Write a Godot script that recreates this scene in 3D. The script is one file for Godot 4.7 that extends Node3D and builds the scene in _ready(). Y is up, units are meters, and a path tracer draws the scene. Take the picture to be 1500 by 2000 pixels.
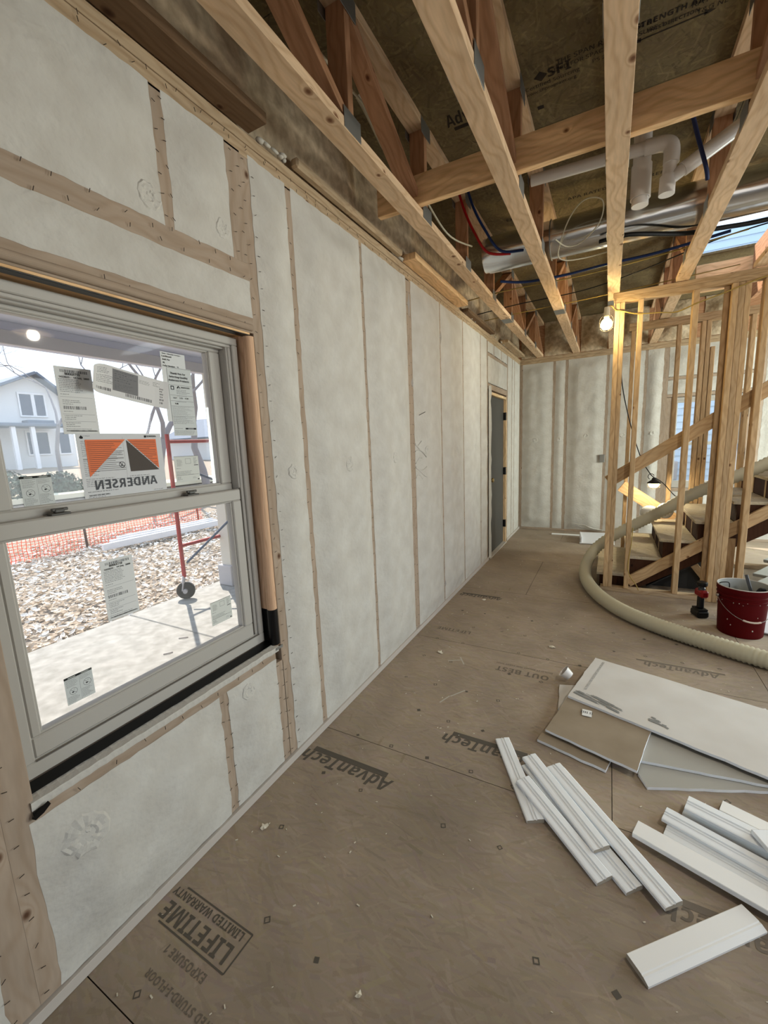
extends Node3D
# A house under construction: netted, insulated walls, open floor trusses, stair framing, offcuts on the subfloor.
# Metres, y up. Left wall lies in x = 0, far wall in z = -6.92, subfloor top in y = 0.

var rng := RandomNumberGenerator.new()
var noise := FastNoiseLite.new()
var M := {}
var taken := {}
var font_sans: SystemFont
var font_bold: SystemFont

const WALL_H := 2.64
const FAR_Z := -6.92

func _ready() -> void:
	rng.seed = 20240
	noise.seed = 7
	noise.frequency = 1.0
	camera_and_light()
	make_materials()
	build_floor()
	build_wall_left()
	build_wall_far()
	build_other_walls()
	build_ceiling()
	build_window_one()
	build_window_two()
	build_door()
	build_trusses()
	build_above_plate()
	build_services()
	build_partitions()
	build_stair()
	build_hose()
	build_lamps()
	build_bucket_and_tools()
	build_drywall()
	build_trim_boards()
	build_small_things()
	build_stickers()
	build_outdoors()

func camera_and_light() -> void:
	var cam := Camera3D.new()
	cam.name = "camera"
	cam.fov = 101.814
	cam.near = 0.02
	cam.far = 300.0
	cam.transform = Transform3D(Basis(Vector3(0.881095, -0.04175, -0.471093), Vector3(-0.03995, 0.985966, -0.162099), Vector3(0.471249, 0.161645, 0.867061)).orthonormalized(), Vector3(1.26, 1.46, 0.0))
	add_child(cam)
	cam.current = true
	var env := Environment.new()
	env.background_mode = Environment.BG_SKY
	var sm := ProceduralSkyMaterial.new()
	sm.sky_top_color = Color(0.78, 0.87, 0.98)
	sm.sky_horizon_color = Color(0.93, 0.97, 1.0)
	sm.sky_curve = 0.18
	sm.ground_bottom_color = Color(0.45, 0.42, 0.38)
	sm.ground_horizon_color = Color(0.80, 0.82, 0.84)
	sm.energy_multiplier = 2.0
	var sky := Sky.new()
	sky.sky_material = sm
	env.sky = sky
	env.ambient_light_source = Environment.AMBIENT_SOURCE_SKY
	env.tonemap_mode = Environment.TONE_MAPPER_LINEAR
	env.tonemap_exposure = 1.0
	env.sdfgi_enabled = true
	env.ssao_enabled = true
	env.ssil_enabled = true
	var we := WorldEnvironment.new()
	we.name = "world_environment"
	we.environment = env
	add_child(we)
	var sun := DirectionalLight3D.new()
	sun.name = "sun"
	sun.light_color = Color(1.0, 0.96, 0.90)
	sun.light_energy = 2.9
	sun.light_angular_distance = 0.6
	sun.shadow_enabled = true
	sun.look_at_from_position(Vector3(-6.5, 8.0, -4.2), Vector3(0, 0, 0))
	add_child(sun)
	# daylight through the unseen openings behind and to the right of the camera
	area("daylight_back", Vector3(2.3, 1.25, 3.28), Vector3(2.3, 1.1, 0.0), Vector2(2.9, 2.0), Color(0.94, 0.98, 1.0), 0.5)
	area("daylight_right", Vector3(4.58, 1.45, -2.7), Vector3(0.0, 1.0, -2.9), Vector2(2.6, 1.9), Color(0.94, 0.985, 1.0), 4.7)
	area("daylight_right_far", Vector3(4.58, 1.45, -5.6), Vector3(0.0, 1.3, -5.6), Vector2(1.2, 1.5), Color(0.95, 0.99, 0.95), 15.5)

func area(called: String, at: Vector3, to: Vector3, size: Vector2, col: Color, energy: float) -> void:
	var a := AreaLight3D.new()
	a.name = called
	a.area_size = size
	a.light_color = col
	a.light_energy = energy
	a.area_normalize_energy = true
	a.area_range = 20.0
	a.shadow_enabled = true
	a.look_at_from_position(at, to)
	add_child(a)

# ---------------------------------------------------------------- naming
func numbered(parent: Node, called: String) -> String:
	var key = str(parent.get_instance_id()) + called
	var k = taken.get(key, -1) + 1
	taken[key] = k
	return called if k == 0 else "%s_%03d" % [called, k]

func tag(o: Node, label: String, category: String, group := "") -> void:
	o.set_meta("label", label)
	o.set_meta("category", category)
	if group != "":
		o.set_meta("group", group)

func thing(called: String, label: String, category: String, at := Vector3.ZERO, group := "") -> Node3D:
	var o := Node3D.new()
	o.name = numbered(self, called)
	add_child(o, true)
	o.position = at
	tag(o, label, category, group)
	return o

func setting(called: String) -> Node3D:
	var o := Node3D.new()
	o.name = numbered(self, called)
	o.set_meta("kind", "structure")
	add_child(o, true)
	return o

# commits a SurfaceTool (or takes a mesh) as one named mesh under parent
func obj(called: String, s, m: Material, parent: Node = null, stuff := false) -> MeshInstance3D:
	var p: Node = parent if parent != null else self
	var o := MeshInstance3D.new()
	o.name = numbered(p, called)
	if s is SurfaceTool:
		o.mesh = s.commit()
	else:
		o.mesh = s
	o.material_override = m
	p.add_child(o, true)
	if stuff:
		o.set_meta("kind", "stuff")
	return o

# ---------------------------------------------------------------- geometry
func begin() -> SurfaceTool:
	var s := SurfaceTool.new()
	s.begin(Mesh.PRIMITIVE_TRIANGLES)
	return s

func tri(s: SurfaceTool, a: Vector3, b: Vector3, c: Vector3, n: Vector3, ua: Vector2, ub: Vector2, uc: Vector2) -> void:
	s.set_normal(n)
	if (b - a).cross(c - a).dot(n) > 0.0:
		s.set_uv(ua); s.set_normal(n); s.add_vertex(a)
		s.set_uv(uc); s.set_normal(n); s.add_vertex(c)
		s.set_uv(ub); s.set_normal(n); s.add_vertex(b)
	else:
		s.set_uv(ua); s.set_normal(n); s.add_vertex(a)
		s.set_uv(ub); s.set_normal(n); s.add_vertex(b)
		s.set_uv(uc); s.set_normal(n); s.add_vertex(c)

func quad(s: SurfaceTool, a: Vector3, b: Vector3, c: Vector3, d: Vector3, n: Vector3, ua: Vector2, ub: Vector2, uc: Vector2, ud: Vector2) -> void:
	tri(s, a, b, c, n, ua, ub, uc)
	tri(s, a, c, d, n, ua, uc, ud)

# a quad that works out its own normal on the side of «out»
func face(s: SurfaceTool, a: Vector3, b: Vector3, c: Vector3, d: Vector3, out: Vector3, scale := 1.0) -> void:
	var n = (c - a).cross(d - b).normalized()
	if n.dot(out) < 0.0:
		n = -n
	var w = (b - a).length() * scale
	var h = (d - a).length() * scale
	quad(s, a, b, c, d, n, Vector2(0, 0), Vector2(w, 0), Vector2(w, h), Vector2(0, h))

func box_uv(v: Vector3, n: Vector3, off: Vector2) -> Vector2:
	var a = n.abs()
	if a.x >= a.y and a.x >= a.z:
		return Vector2(v.z, v.y) + off
	if a.z >= a.y:
		return Vector2(v.x, v.y) + off
	return Vector2(v.x, v.z) + off

# chamfered box, local y is the grain direction
func cbox(s: SurfaceTool, size: Vector3, t: Transform3D, b := 0.0015, off := Vector2.ZERO) -> void:
	var h = size * 0.5
	b = minf(b, minf(h.x, minf(h.y, h.z)) * 0.45)
	var B = t.basis
	for i in 3:
		var j = (i + 1) % 3
		var k = (i + 2) % 3
		for sg in [-1.0, 1.0]:
			var p = []
			var u = []
			var n = Vector3.ZERO
			n[i] = sg
			for c in [[-1, -1], [1, -1], [1, 1], [-1, 1]]:
				var v = Vector3.ZERO
				v[i] = sg * h[i]
				v[j] = c[0] * (h[j] - b)
				v[k] = c[1] * (h[k] - b)
				p.append(t * v)
				u.append(box_uv(v, n, off))
			quad(s, p[0], p[1], p[2], p[3], (B * n).normalized(), u[0], u[1], u[2], u[3])
		for si in [-1.0, 1.0]:
			for sj in [-1.0, 1.0]:
				var p2 = []
				var u2 = []
				var n2 = Vector3.ZERO
				n2[i] = si
				n2[j] = sj
				for c in [[0, -1], [0, 1], [1, 1], [1, -1]]:
					var v2 = Vector3.ZERO
					v2[i] = si * (h[i] if c[0] == 0 else h[i] - b)
					v2[j] = sj * (h[j] - b if c[0] == 0 else h[j])
					v2[k] = c[1] * (h[k] - b)
					p2.append(t * v2)
					var nn = Vector3.ZERO
					nn[i] = 1.0
					u2.append(box_uv(v2, nn, off))
				quad(s, p2[0], p2[1], p2[2], p2[3], (B * n2).normalized(), u2[0], u2[1], u2[2], u2[3])
	for sx in [-1.0, 1.0]:
		for sy in [-1.0, 1.0]:
			for sz in [-1.0, 1.0]:
				var q = Vector3(sx * h.x, sy * h.y, sz * h.z)
				var a1 = q - Vector3(0, sy * b, sz * b)
				var a2 = q - Vector3(sx * b, 0, sz * b)
				var a3 = q - Vector3(sx * b, sy * b, 0)
				tri(s, t * a1, t * a2, t * a3, (B * Vector3(sx, sy, sz)).normalized(), off, off, off)

# axis-aligned chamfered box between two corners; grain: 0 x, 1 y, 2 z
func bx(s: SurfaceTool, lo: Vector3, hi: Vector3, grain := 1, b := 0.0015) -> void:
	var size = (hi - lo).abs()
	var mid = (lo + hi) * 0.5
	var off = Vector2(rng.randf(), rng.randf())
	if grain == 0:
		cbox(s, Vector3(size.y, size.x, size.z), Transform3D(Basis(Vector3(0, 1, 0), Vector3(1, 0, 0), Vector3(0, 0, -1)), mid), b, off)
	elif grain == 2:
		cbox(s, Vector3(size.x, size.z, size.y), Transform3D(Basis(Vector3(1, 0, 0), Vector3(0, 0, 1), Vector3(0, -1, 0)), mid), b, off)
	else:
		cbox(s, size, Transform3D(Basis.IDENTITY, mid), b, off)

# a board from a to b; w along «across», t along the third axis
func board(s: SurfaceTool, a: Vector3, b: Vector3, across: Vector3, w: float, th: float, bev := 0.0015) -> void:
	var y = (b - a).normalized()
	var x = (across - y * across.dot(y)).normalized()
	var z = x.cross(y)
	cbox(s, Vector3(w, (b - a).length(), th), Transform3D(Basis(x, y, z), (a + b) * 0.5), bev, Vector2(rng.randf(), rng.randf()))

func one_box(called: String, lo: Vector3, hi: Vector3, m: Material, parent: Node = null, grain := 1, b := 0.0015) -> MeshInstance3D:
	var s = begin()
	bx(s, lo, hi, grain, b)
	return obj(called, s, m, parent)

func one_board(called: String, a: Vector3, b: Vector3, across: Vector3, w: float, th: float, m: Material, parent: Node = null, bev := 0.0015) -> MeshInstance3D:
	var s = begin()
	board(s, a, b, across, w, th, bev)
	return obj(called, s, m, parent)

# smooth curve through points
func spline(pts: Array, step := 8) -> PackedVector3Array:
	var out := PackedVector3Array()
	var n = pts.size()
	for i in n - 1:
		var p0: Vector3 = pts[maxi(i - 1, 0)]
		var p1: Vector3 = pts[i]
		var p2: Vector3 = pts[i + 1]
		var p3: Vector3 = pts[mini(i + 2, n - 1)]
		for k in step:
			out.append(p1.cubic_interpolate(p2, p0, p3, float(k) / step))
	out.append(pts[n - 1])
	return out

# swept tube; radii may vary by the ring's number
func tube(s: SurfaceTool, pts: PackedVector3Array, r: float, sides := 8, radii := PackedFloat32Array(), caps := true) -> void:
	var n = pts.size()
	if n < 2:
		return
	var t0 = (pts[1] - pts[0]).normalized()
	var up = Vector3.UP if absf(t0.y) < 0.9 else Vector3.RIGHT
	var x = up.cross(t0).normalized()
	var rings = []
	var norms = []
	var lens = [0.0]
	for i in n:
		var t = (pts[mini(i + 1, n - 1)] - pts[maxi(i - 1, 0)]).normalized()
		x = (x - t * x.dot(t)).normalized()
		var y = t.cross(x)
		var ring = PackedVector3Array()
		var nr = PackedVector3Array()
		var rr = r if radii.is_empty() else radii[i]
		for k in sides + 1:
			var a = TAU * k / sides
			var d = x * cos(a) + y * sin(a)
			nr.append(d)
			ring.append(pts[i] + d * rr)
		rings.append(ring)
		norms.append(nr)
		if i > 0:
			lens.append(lens[i - 1] + (pts[i] - pts[i - 1]).length())
	for i in n - 1:
		var slope = 0.0
		for k in sides:
			smooth_quad(s, rings[i][k], rings[i][k + 1], rings[i + 1][k + 1], rings[i + 1][k], norms[i][k], norms[i][k + 1], norms[i + 1][k + 1], norms[i + 1][k], Vector2(float(k) / sides, lens[i]), Vector2(float(k + 1) / sides, lens[i]), Vector2(float(k + 1) / sides, lens[i + 1]), Vector2(float(k) / sides, lens[i + 1]))
	if caps:
		for e in [0, n - 1]:
			var nn = (pts[0] - pts[1]).normalized() if e == 0 else (pts[n - 1] - pts[n - 2]).normalized()
			for k in sides:
				tri(s, pts[e], rings[e][k], rings[e][k + 1], nn, Vector2.ZERO, Vector2.ZERO, Vector2.ZERO)

func smooth_quad(s: SurfaceTool, a: Vector3, b: Vector3, c: Vector3, d: Vector3, na: Vector3, nb: Vector3, nc: Vector3, nd: Vector3, ua: Vector2, ub: Vector2, uc: Vector2, ud: Vector2) -> void:
	var g = (c - a).cross(d - b)
	var P = [a, b, c, a, c, d]
	var N = [na, nb, nc, na, nc, nd]
	var U = [ua, ub, uc, ua, uc, ud]
	var order = [0, 1, 2, 3, 4, 5]
	if g.dot(na + nb + nc + nd) > 0.0:
		order = [0, 2, 1, 3, 5, 4]
	for i in order:
		s.set_normal(N[i])
		s.set_uv(U[i])
		s.add_vertex(P[i])

# profile of (radius, height) turned about y
func lathe(s: SurfaceTool, prof: Array, t: Transform3D, sides := 24) -> void:
	for i in prof.size() - 1:
		var p: Vector2 = prof[i]
		var q: Vector2 = prof[i + 1]
		var d = q - p
		if d.length() < 0.00001:
			continue
		var nn = Vector2(d.y, -d.x).normalized()
		for k in sides:
			var a0 = TAU * k / sides
			var a1 = TAU * (k + 1) / sides
			var c0 = Vector3(cos(a0), 0, sin(a0))
			var c1 = Vector3(cos(a1), 0, sin(a1))
			var n0 = (t.basis * (c0 * nn.x + Vector3.UP * nn.y)).normalized()
			var n1 = (t.basis * (c1 * nn.x + Vector3.UP * nn.y)).normalized()
			smooth_quad(s, t * (c0 * p.x + Vector3.UP * p.y), t * (c1 * p.x + Vector3.UP * p.y), t * (c1 * q.x + Vector3.UP * q.y), t * (c0 * q.x + Vector3.UP * q.y), n0, n1, n1, n0, Vector2(float(k) / sides, p.y), Vector2(float(k + 1) / sides, p.y), Vector2(float(k + 1) / sides, q.y), Vector2(float(k) / sides, q.y))

# prism: polygon in (x, y) of t, extruded along t's z by depth
func prism(s: SurfaceTool, poly: PackedVector2Array, t: Transform3D, depth: float) -> void:
	var idx = Geometry2D.triangulate_polygon(poly)
	var zf = t.basis.z.normalized()
	for i in range(0, idx.size(), 3):
		var a = poly[idx[i]]
		var b = poly[idx[i + 1]]
		var c = poly[idx[i + 2]]
		tri(s, t * Vector3(a.x, a.y, depth), t * Vector3(b.x, b.y, depth), t * Vector3(c.x, c.y, depth), zf, a, b, c)
		tri(s, t * Vector3(a.x, a.y, 0), t * Vector3(b.x, b.y, 0), t * Vector3(c.x, c.y, 0), -zf, a, b, c)
	var area2 = 0.0
	var n = poly.size()
	for i in n:
		area2 += poly[i].cross(poly[(i + 1) % n])
	for i in n:
		var a = poly[i]
		var b = poly[(i + 1) % n]
		var d = (b - a).normalized()
		var o = Vector2(d.y, -d.x) * signf(area2)
		quad(s, t * Vector3(a.x, a.y, 0), t * Vector3(b.x, b.y, 0), t * Vector3(b.x, b.y, depth), t * Vector3(a.x, a.y, depth), (t.basis * Vector3(o.x, o.y, 0)).normalized(), Vector2(0, 0), Vector2((b - a).length(), 0), Vector2((b - a).length(), depth), Vector2(0, depth))

func sphere(s: SurfaceTool, c: Vector3, r: Vector3, n := 12) -> void:
	for i in n:
		var t0 = PI * i / n - PI * 0.5
		var t1 = PI * (i + 1) / n - PI * 0.5
		for k in n * 2:
			var a0 = PI * k / n
			var a1 = PI * (k + 1) / n
			var d = []
			for q in [[t0, a0], [t0, a1], [t1, a1], [t1, a0]]:
				d.append(Vector3(cos(q[0]) * cos(q[1]), sin(q[0]), cos(q[0]) * sin(q[1])))
			smooth_quad(s, c + d[0] * r, c + d[1] * r, c + d[2] * r, c + d[3] * r, d[0], d[1], d[2], d[3], Vector2.ZERO, Vector2.ZERO, Vector2.ZERO, Vector2.ZERO)

# flat lettering
func lettering(called: String, words: String, height: float, m: Material, t: Transform3D, parent: Node, bold := true, align := HORIZONTAL_ALIGNMENT_CENTER) -> MeshInstance3D:
	var tm := TextMesh.new()
	tm.text = words
	tm.font = font_bold if bold else font_sans
	tm.font_size = 48
	tm.pixel_size = height / 35.0
	tm.depth = 0.0
	tm.curve_step = 2.5
	tm.horizontal_alignment = align
	tm.vertical_alignment = VERTICAL_ALIGNMENT_CENTER
	var o = obj(called, tm, m, parent)
	o.transform = t
	return o

# ---------------------------------------------------------------- materials
func mat(called: String, col: Color, rough := 0.8, metal := 0.0) -> StandardMaterial3D:
	var m := StandardMaterial3D.new()
	m.resource_name = called
	m.albedo_color = col
	m.roughness = rough
	m.metallic = metal
	m.metallic_specular = 0.4
	M[called] = m
	return m

func tex(im: Image) -> ImageTexture:
	return ImageTexture.create_from_image(im)

# pine: grain runs along v; 0.30 m by 1.5 m
func wood_image(seed_: int, knots: int, contrast: float) -> Image:
	var w := 192
	var h := 960
	var im := Image.create_empty(w, h, false, Image.FORMAT_RGB8)
	var n := FastNoiseLite.new()
	n.seed = seed_
	n.frequency = 1.0
	n.fractal_octaves = 2
	var r := RandomNumberGenerator.new()
	r.seed = seed_
	var kn = []
	for i in knots:
		kn.append([r.randf() * w, r.randf() * h, r.randf_range(4.0, 8.5)])
	for y in h:
		var ang = TAU * y / h
		var cy = cos(ang)
		var sy = sin(ang)
		for x in w:
			var fx = float(x) / w
			var warp = n.get_noise_3d(fx * 1.6, cy * 0.7, sy * 0.7)
			var warp2 = n.get_noise_3d(fx * 24.0 + 9.0, cy * 2.6, sy * 2.6)
			var ph = fx * 8.0 + warp * 1.5
			var dark = 0.0
			for k in kn:
				var dx = absf(x - k[0])
				dx = minf(dx, w - dx)
				var dy = absf(y - k[1])
				dy = minf(dy, h - dy)
				var d = sqrt(dx * dx + dy * dy * 0.55) / k[2]
				if d < 4.0:
					ph += exp(-d * d * 0.35) * 1.6
					dark = maxf(dark, clampf(1.35 - d, 0.0, 1.0))
			var ring = 0.5 + 0.5 * sin(ph * TAU)
			ring = pow(ring, 2.5)
			var v = 0.93 - contrast * 0.085 * ring + warp2 * 0.07 * contrast + warp * 0.05
			var c = Color(v, v * (0.96 - 0.03 * ring * contrast), v * (0.90 - 0.06 * ring * contrast))
			c = c.lerp(Color(0.38, 0.25, 0.17), dark * 0.8)
			im.set_pixel(x, y, c)
	return im

# strand board seen flat: strands lie mostly along u
func strand_image(seed_: int, base: Color, strands: int, spread: float, amount: float) -> Image:
	var w := 768
	var im := Image.create_empty(w, w, false, Image.FORMAT_RGB8)
	im.fill(base)
	var r := RandomNumberGenerator.new()
	r.seed = seed_
	for i in strands:
		var a = r.randfn(0.0, spread)
		var ln = r.randf_range(18.0, 70.0)
		var wd = r.randi_range(2, 8)
		var cx = r.randf() * w
		var cy = r.randf() * w
		var sh = 1.0 + r.randfn(0.0, amount)
		var col = Color(base.r * sh, base.g * (sh + r.randfn(0, 0.012)), base.b * (sh + r.randfn(0, 0.03)))
		var ca = cos(a)
		var sa = sin(a)
		var t = 0.0
		while t < ln:
			for q in wd:
				var x = posmod(int(cx + ca * t - sa * q), w)
				var y = posmod(int(cy + sa * t + ca * q), w)
				im.set_pixel(x, y, im.get_pixel(x, y).lerp(col, 0.6))
			t += 0.8
	return im

func noise_tex(freq: float, size := 256, normal := false, strength := 4.0, seed_ := 3, oct := 4) -> NoiseTexture2D:
	var t := NoiseTexture2D.new()
	var n := FastNoiseLite.new()
	n.seed = seed_
	n.frequency = freq
	n.fractal_octaves = oct
	t.noise = n
	t.width = size
	t.height = size
	t.seamless = true
	t.as_normal_map = normal
	t.bump_strength = strength
	return t

func ramp_tex(freq: float, a: Color, b: Color, size := 512, seed_ := 5, oct := 5) -> NoiseTexture2D:
	var t = noise_tex(freq, size, false, 1.0, seed_, oct)
	var g := Gradient.new()
	g.set_color(0, a)
	g.set_color(1, b)
	t.color_ramp = g
	return t

func wood_mat(called: String, tint: Color, texture: Texture2D, rough := 0.75) -> StandardMaterial3D:
	var m = mat(called, tint, rough)
	m.albedo_texture = texture
	m.uv1_scale = Vector3(1.0 / 0.30, 1.0 / 1.5, 1.0)
	m.metallic_specular = 0.3
	return m

func make_materials() -> void:
	font_sans = SystemFont.new()
	font_sans.font_names = PackedStringArray(["Droid Sans"])
	font_bold = SystemFont.new()
	font_bold.font_names = PackedStringArray(["Droid Sans"])
	font_bold.font_weight = 700
	var w1 = tex(wood_image(11, 5, 0.7))
	var w2 = tex(wood_image(29, 3, 0.8))
	wood_mat("pine", Color(0.87, 0.775, 0.675), w1)
	wood_mat("pine_pale", Color(0.98, 0.90, 0.77), w2)
	wood_mat("fir_red", Color(0.74, 0.58, 0.47), w2)
	wood_mat("fir_orange", Color(0.98, 0.85, 0.69), w1)
	wood_mat("old_brown", Color(0.45, 0.37, 0.295), w1)
	wood_mat("stud_gold", Color(0.80, 0.70, 0.565), w1)
	wood_mat("stud_gold_plain", Color(0.75, 0.66, 0.54), w2)
	wood_mat("plate_dusty", Color(0.74, 0.675, 0.59), w2)
	wood_mat("jamb_pink", Color(0.90, 0.78, 0.69), w2)
	wood_mat("netted_wood", Color(0.69, 0.645, 0.61), tex(wood_image(37, 1, 0.45)), 0.9)
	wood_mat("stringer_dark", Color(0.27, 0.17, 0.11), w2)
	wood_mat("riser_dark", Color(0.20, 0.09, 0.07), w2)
	var osb = tex(strand_image(5, Color(0.66, 0.60, 0.535), 5200, 0.45, 0.036))
	var fl = mat("subfloor", Color(1, 1, 1), 0.72)
	fl.albedo_texture = osb
	fl.uv1_scale = Vector3(0.8, 0.8, 1)
	fl.vertex_color_use_as_albedo = true
	fl.metallic_specular = 0.35
	var osb2 = tex(strand_image(8, Color(0.46, 0.415, 0.315), 5200, 0.9, 0.10))
	var cl = mat("ceiling_board", Color(0.95, 0.92, 0.86), 0.85)
	cl.albedo_texture = osb2
	cl.uv1_scale = Vector3(0.8, 0.8, 1)
	var tr = mat("tread_board", Color(0.95, 0.92, 0.86), 0.8)
	tr.albedo_texture = tex(strand_image(15, Color(0.78, 0.75, 0.69), 2600, 0.9, 0.07))
	tr.uv1_scale = Vector3(0.8, 0.8, 1)
	var net = mat("netting", Color(0.78, 0.77, 0.745), 0.85)
	net.albedo_texture = ramp_tex(0.011, Color(0.93, 0.92, 0.91), Color(1, 1, 1), 512, 21, 5)
	net.normal_enabled = true
	net.normal_texture = noise_tex(0.05, 512, true, 5.0, 31, 4)
	net.normal_scale = 0.22
	net.uv1_scale = Vector3(1.1, 1.1, 1)
	mat("netting_plain", Color(0.72, 0.69, 0.66), 0.85)
	mat("netting_stain", Color(0.62, 0.60, 0.58), 0.9)
	var rim = mat("rim_insulation", Color(0.80, 0.72, 0.61), 0.6)
	rim.albedo_texture = ramp_tex(0.02, Color(0.75, 0.74, 0.72), Color(1, 1, 1), 512, 44, 5)
	rim.normal_enabled = true
	rim.normal_texture = noise_tex(0.02, 512, true, 5.0, 45, 3)
	rim.normal_scale = 0.6
	rim.uv1_scale = Vector3(1.5, 1.5, 1)
	mat("staple", Color(0.22, 0.18, 0.15), 0.5, 0.3)
	mat("steel_plate", Color(0.55, 0.55, 0.54), 0.45, 0.8)
	var duct = mat("galvanized", Color(0.86, 0.87, 0.88), 0.17, 1.0)
	duct.normal_enabled = true
	duct.normal_texture = noise_tex(0.01, 256, true, 2.0, 61, 3)
	duct.normal_scale = 0.2
	mat("pvc", Color(0.86, 0.84, 0.82), 0.22)
	mat("pex_red", Color(0.60, 0.05, 0.06), 0.4)
	mat("pex_blue", Color(0.08, 0.17, 0.36), 0.4)
	mat("strap_blue", Color(0.05, 0.10, 0.26), 0.6)
	mat("cable_white", Color(0.80, 0.77, 0.68), 0.5)
	mat("cable_yellow", Color(0.62, 0.52, 0.26), 0.5)
	mat("cable_black", Color(0.05, 0.05, 0.055), 0.5)
	mat("black_rubber", Color(0.025, 0.025, 0.028), 0.5)
	mat("flashing_tape", Color(0.025, 0.026, 0.03), 0.35)
	mat("vinyl", Color(0.68, 0.665, 0.64), 0.45)
	mat("vinyl_line", Color(0.42, 0.40, 0.38), 0.6)
	var gl = mat("glass", Color(0.97, 0.99, 1.0, 0.04), 0.02)
	gl.transparency = BaseMaterial3D.TRANSPARENCY_ALPHA
	mat("lock_grey", Color(0.30, 0.29, 0.27), 0.4)
	var dr = mat("door_grey", Color(0.29, 0.29, 0.28), 0.5)
	dr.normal_enabled = true
	dr.normal_texture = noise_tex(0.02, 256, true, 1.0, 71, 2)
	dr.normal_scale = 0.2
	mat("hinge_black", Color(0.04, 0.04, 0.04), 0.4)
	mat("brass", Color(0.80, 0.72, 0.52), 0.25, 1.0)
	mat("ink_floor", Color(0.35, 0.325, 0.29), 0.8)
	mat("ink_floor_faint", Color(0.44, 0.40, 0.355), 0.8)
	mat("ink_ceiling", Color(0.16, 0.12, 0.08), 0.8)
	mat("ink_black", Color(0.10, 0.10, 0.11), 0.7)
	mat("ink_grey", Color(0.30, 0.31, 0.33), 0.7)
	mat("hose_tan", Color(0.75, 0.725, 0.63), 0.55)
	mat("lamp_housing", Color(0.10, 0.09, 0.08), 0.5)
	var bu = mat("bulb_glow", Color(1.0, 0.95, 0.75), 0.4)
	bu.emission_enabled = true
	bu.emission = Color(1.0, 0.90, 0.62)
	bu.emission_energy_multiplier = 14.0
	mat("bucket_red", Color(0.29, 0.008, 0.015), 0.62).metallic_specular = 0.22
	mat("bucket_inside", Color(0.60, 0.60, 0.58), 0.7)
	mat("wire_steel", Color(0.55, 0.52, 0.50), 0.35, 0.9)
	mat("grip_white", Color(0.75, 0.68, 0.62), 0.5)
	mat("tool_black", Color(0.03, 0.03, 0.033), 0.45)
	mat("tool_red", Color(0.50, 0.03, 0.05), 0.4)
	mat("tool_grey", Color(0.33, 0.33, 0.34), 0.35, 0.7)
	mat("plaster_splash", Color(0.72, 0.70, 0.66), 0.9)
	var dw = mat("drywall_face", Color(0.83, 0.82, 0.805), 0.85)
	dw.albedo_texture = ramp_tex(0.01, Color(0.95, 0.94, 0.93), Color(1, 1, 1), 256, 81, 4)
	mat("drywall_core", Color(0.96, 0.97, 0.99), 0.95)
	var dk = mat("drywall_kraft", Color(0.62, 0.565, 0.49), 0.9)
	dk.albedo_texture = ramp_tex(0.015, Color(0.90, 0.89, 0.87), Color(1, 1, 1), 256, 82, 4)
	mat("drywall_grey", Color(0.66, 0.65, 0.62), 0.9)
	mat("dirt_grey", Color(0.52, 0.52, 0.51), 0.95)
	mat("trim_white", Color(0.95, 0.965, 0.98), 0.42)
	mat("trim_cream", Color(0.955, 0.955, 0.95), 0.42)
	mat("trim_core", Color(0.66, 0.62, 0.56), 0.9)
	mat("paper", Color(0.90, 0.90, 0.89), 0.8)
	mat("paper_scrap", Color(0.85, 0.82, 0.75), 0.9)
	var cup = mat("clear_plastic", Color(0.90, 0.89, 0.84, 0.35), 0.15)
	cup.transparency = BaseMaterial3D.TRANSPARENCY_ALPHA
	mat("orange_print", Color(0.87, 0.46, 0.29), 0.7)
	mat("dark_print", Color(0.30, 0.27, 0.25), 0.7)
	# outdoors
	var co = mat("concrete", Color(0.66, 0.655, 0.64), 0.9)
	co.albedo_texture = ramp_tex(0.02, Color(0.80, 0.80, 0.79), Color(1, 1, 1), 512, 91, 6)
	co.uv1_scale = Vector3(0.7, 0.7, 1)
	var gr = mat("yard_soil", Color(0.76, 0.71, 0.65), 0.95)
	gr.albedo_texture = ramp_tex(0.06, Color(0.42, 0.38, 0.34), Color(1, 1, 1), 512, 92, 5)
	gr.uv1_scale = Vector3(0.6, 0.6, 1)
	mat("leaf_pale", Color(0.95, 0.93, 0.90), 0.8)
	mat("leaf_brown", Color(0.82, 0.765, 0.70), 0.85)
	mat("grass_dry", Color(0.78, 0.76, 0.67), 0.95)
	mat("porch_paint", Color(0.78, 0.79, 0.86), 0.8)
	mat("post_wood", Color(0.82, 0.80, 0.75), 0.8)
	mat("scaffold_red", Color(0.66, 0.13, 0.15), 0.5)
	mat("brace_blue", Color(0.32, 0.38, 0.48), 0.5)
	var fe = mat("fence_orange", Color(0.95, 0.34, 0.20), 0.6)
	fe.backlight_enabled = true
	fe.backlight = Color(0.5, 0.2, 0.12)
	mat("fence_post_dark", Color(0.30, 0.20, 0.18), 0.7)
	mat("house_white", Color(0.82, 0.82, 0.82), 0.85)
	mat("house_roof", Color(0.40, 0.44, 0.50), 0.9)
	mat("house_glass", Color(0.22, 0.27, 0.36), 0.2)
	mat("bark", Color(0.48, 0.46, 0.47), 0.95)
	mat("shrub_leaf", Color(0.28, 0.33, 0.28), 0.9)
	mat("pipe_grey", Color(0.70, 0.69, 0.70), 0.6)
	mat("siding_blue", Color(0.78, 0.87, 0.95), 0.8)
	mat("white_board", Color(0.85, 0.85, 0.86), 0.6)
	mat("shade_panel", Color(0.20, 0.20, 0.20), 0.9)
	mat("wall_plain", Color(0.80, 0.78, 0.74), 0.9)

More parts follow.
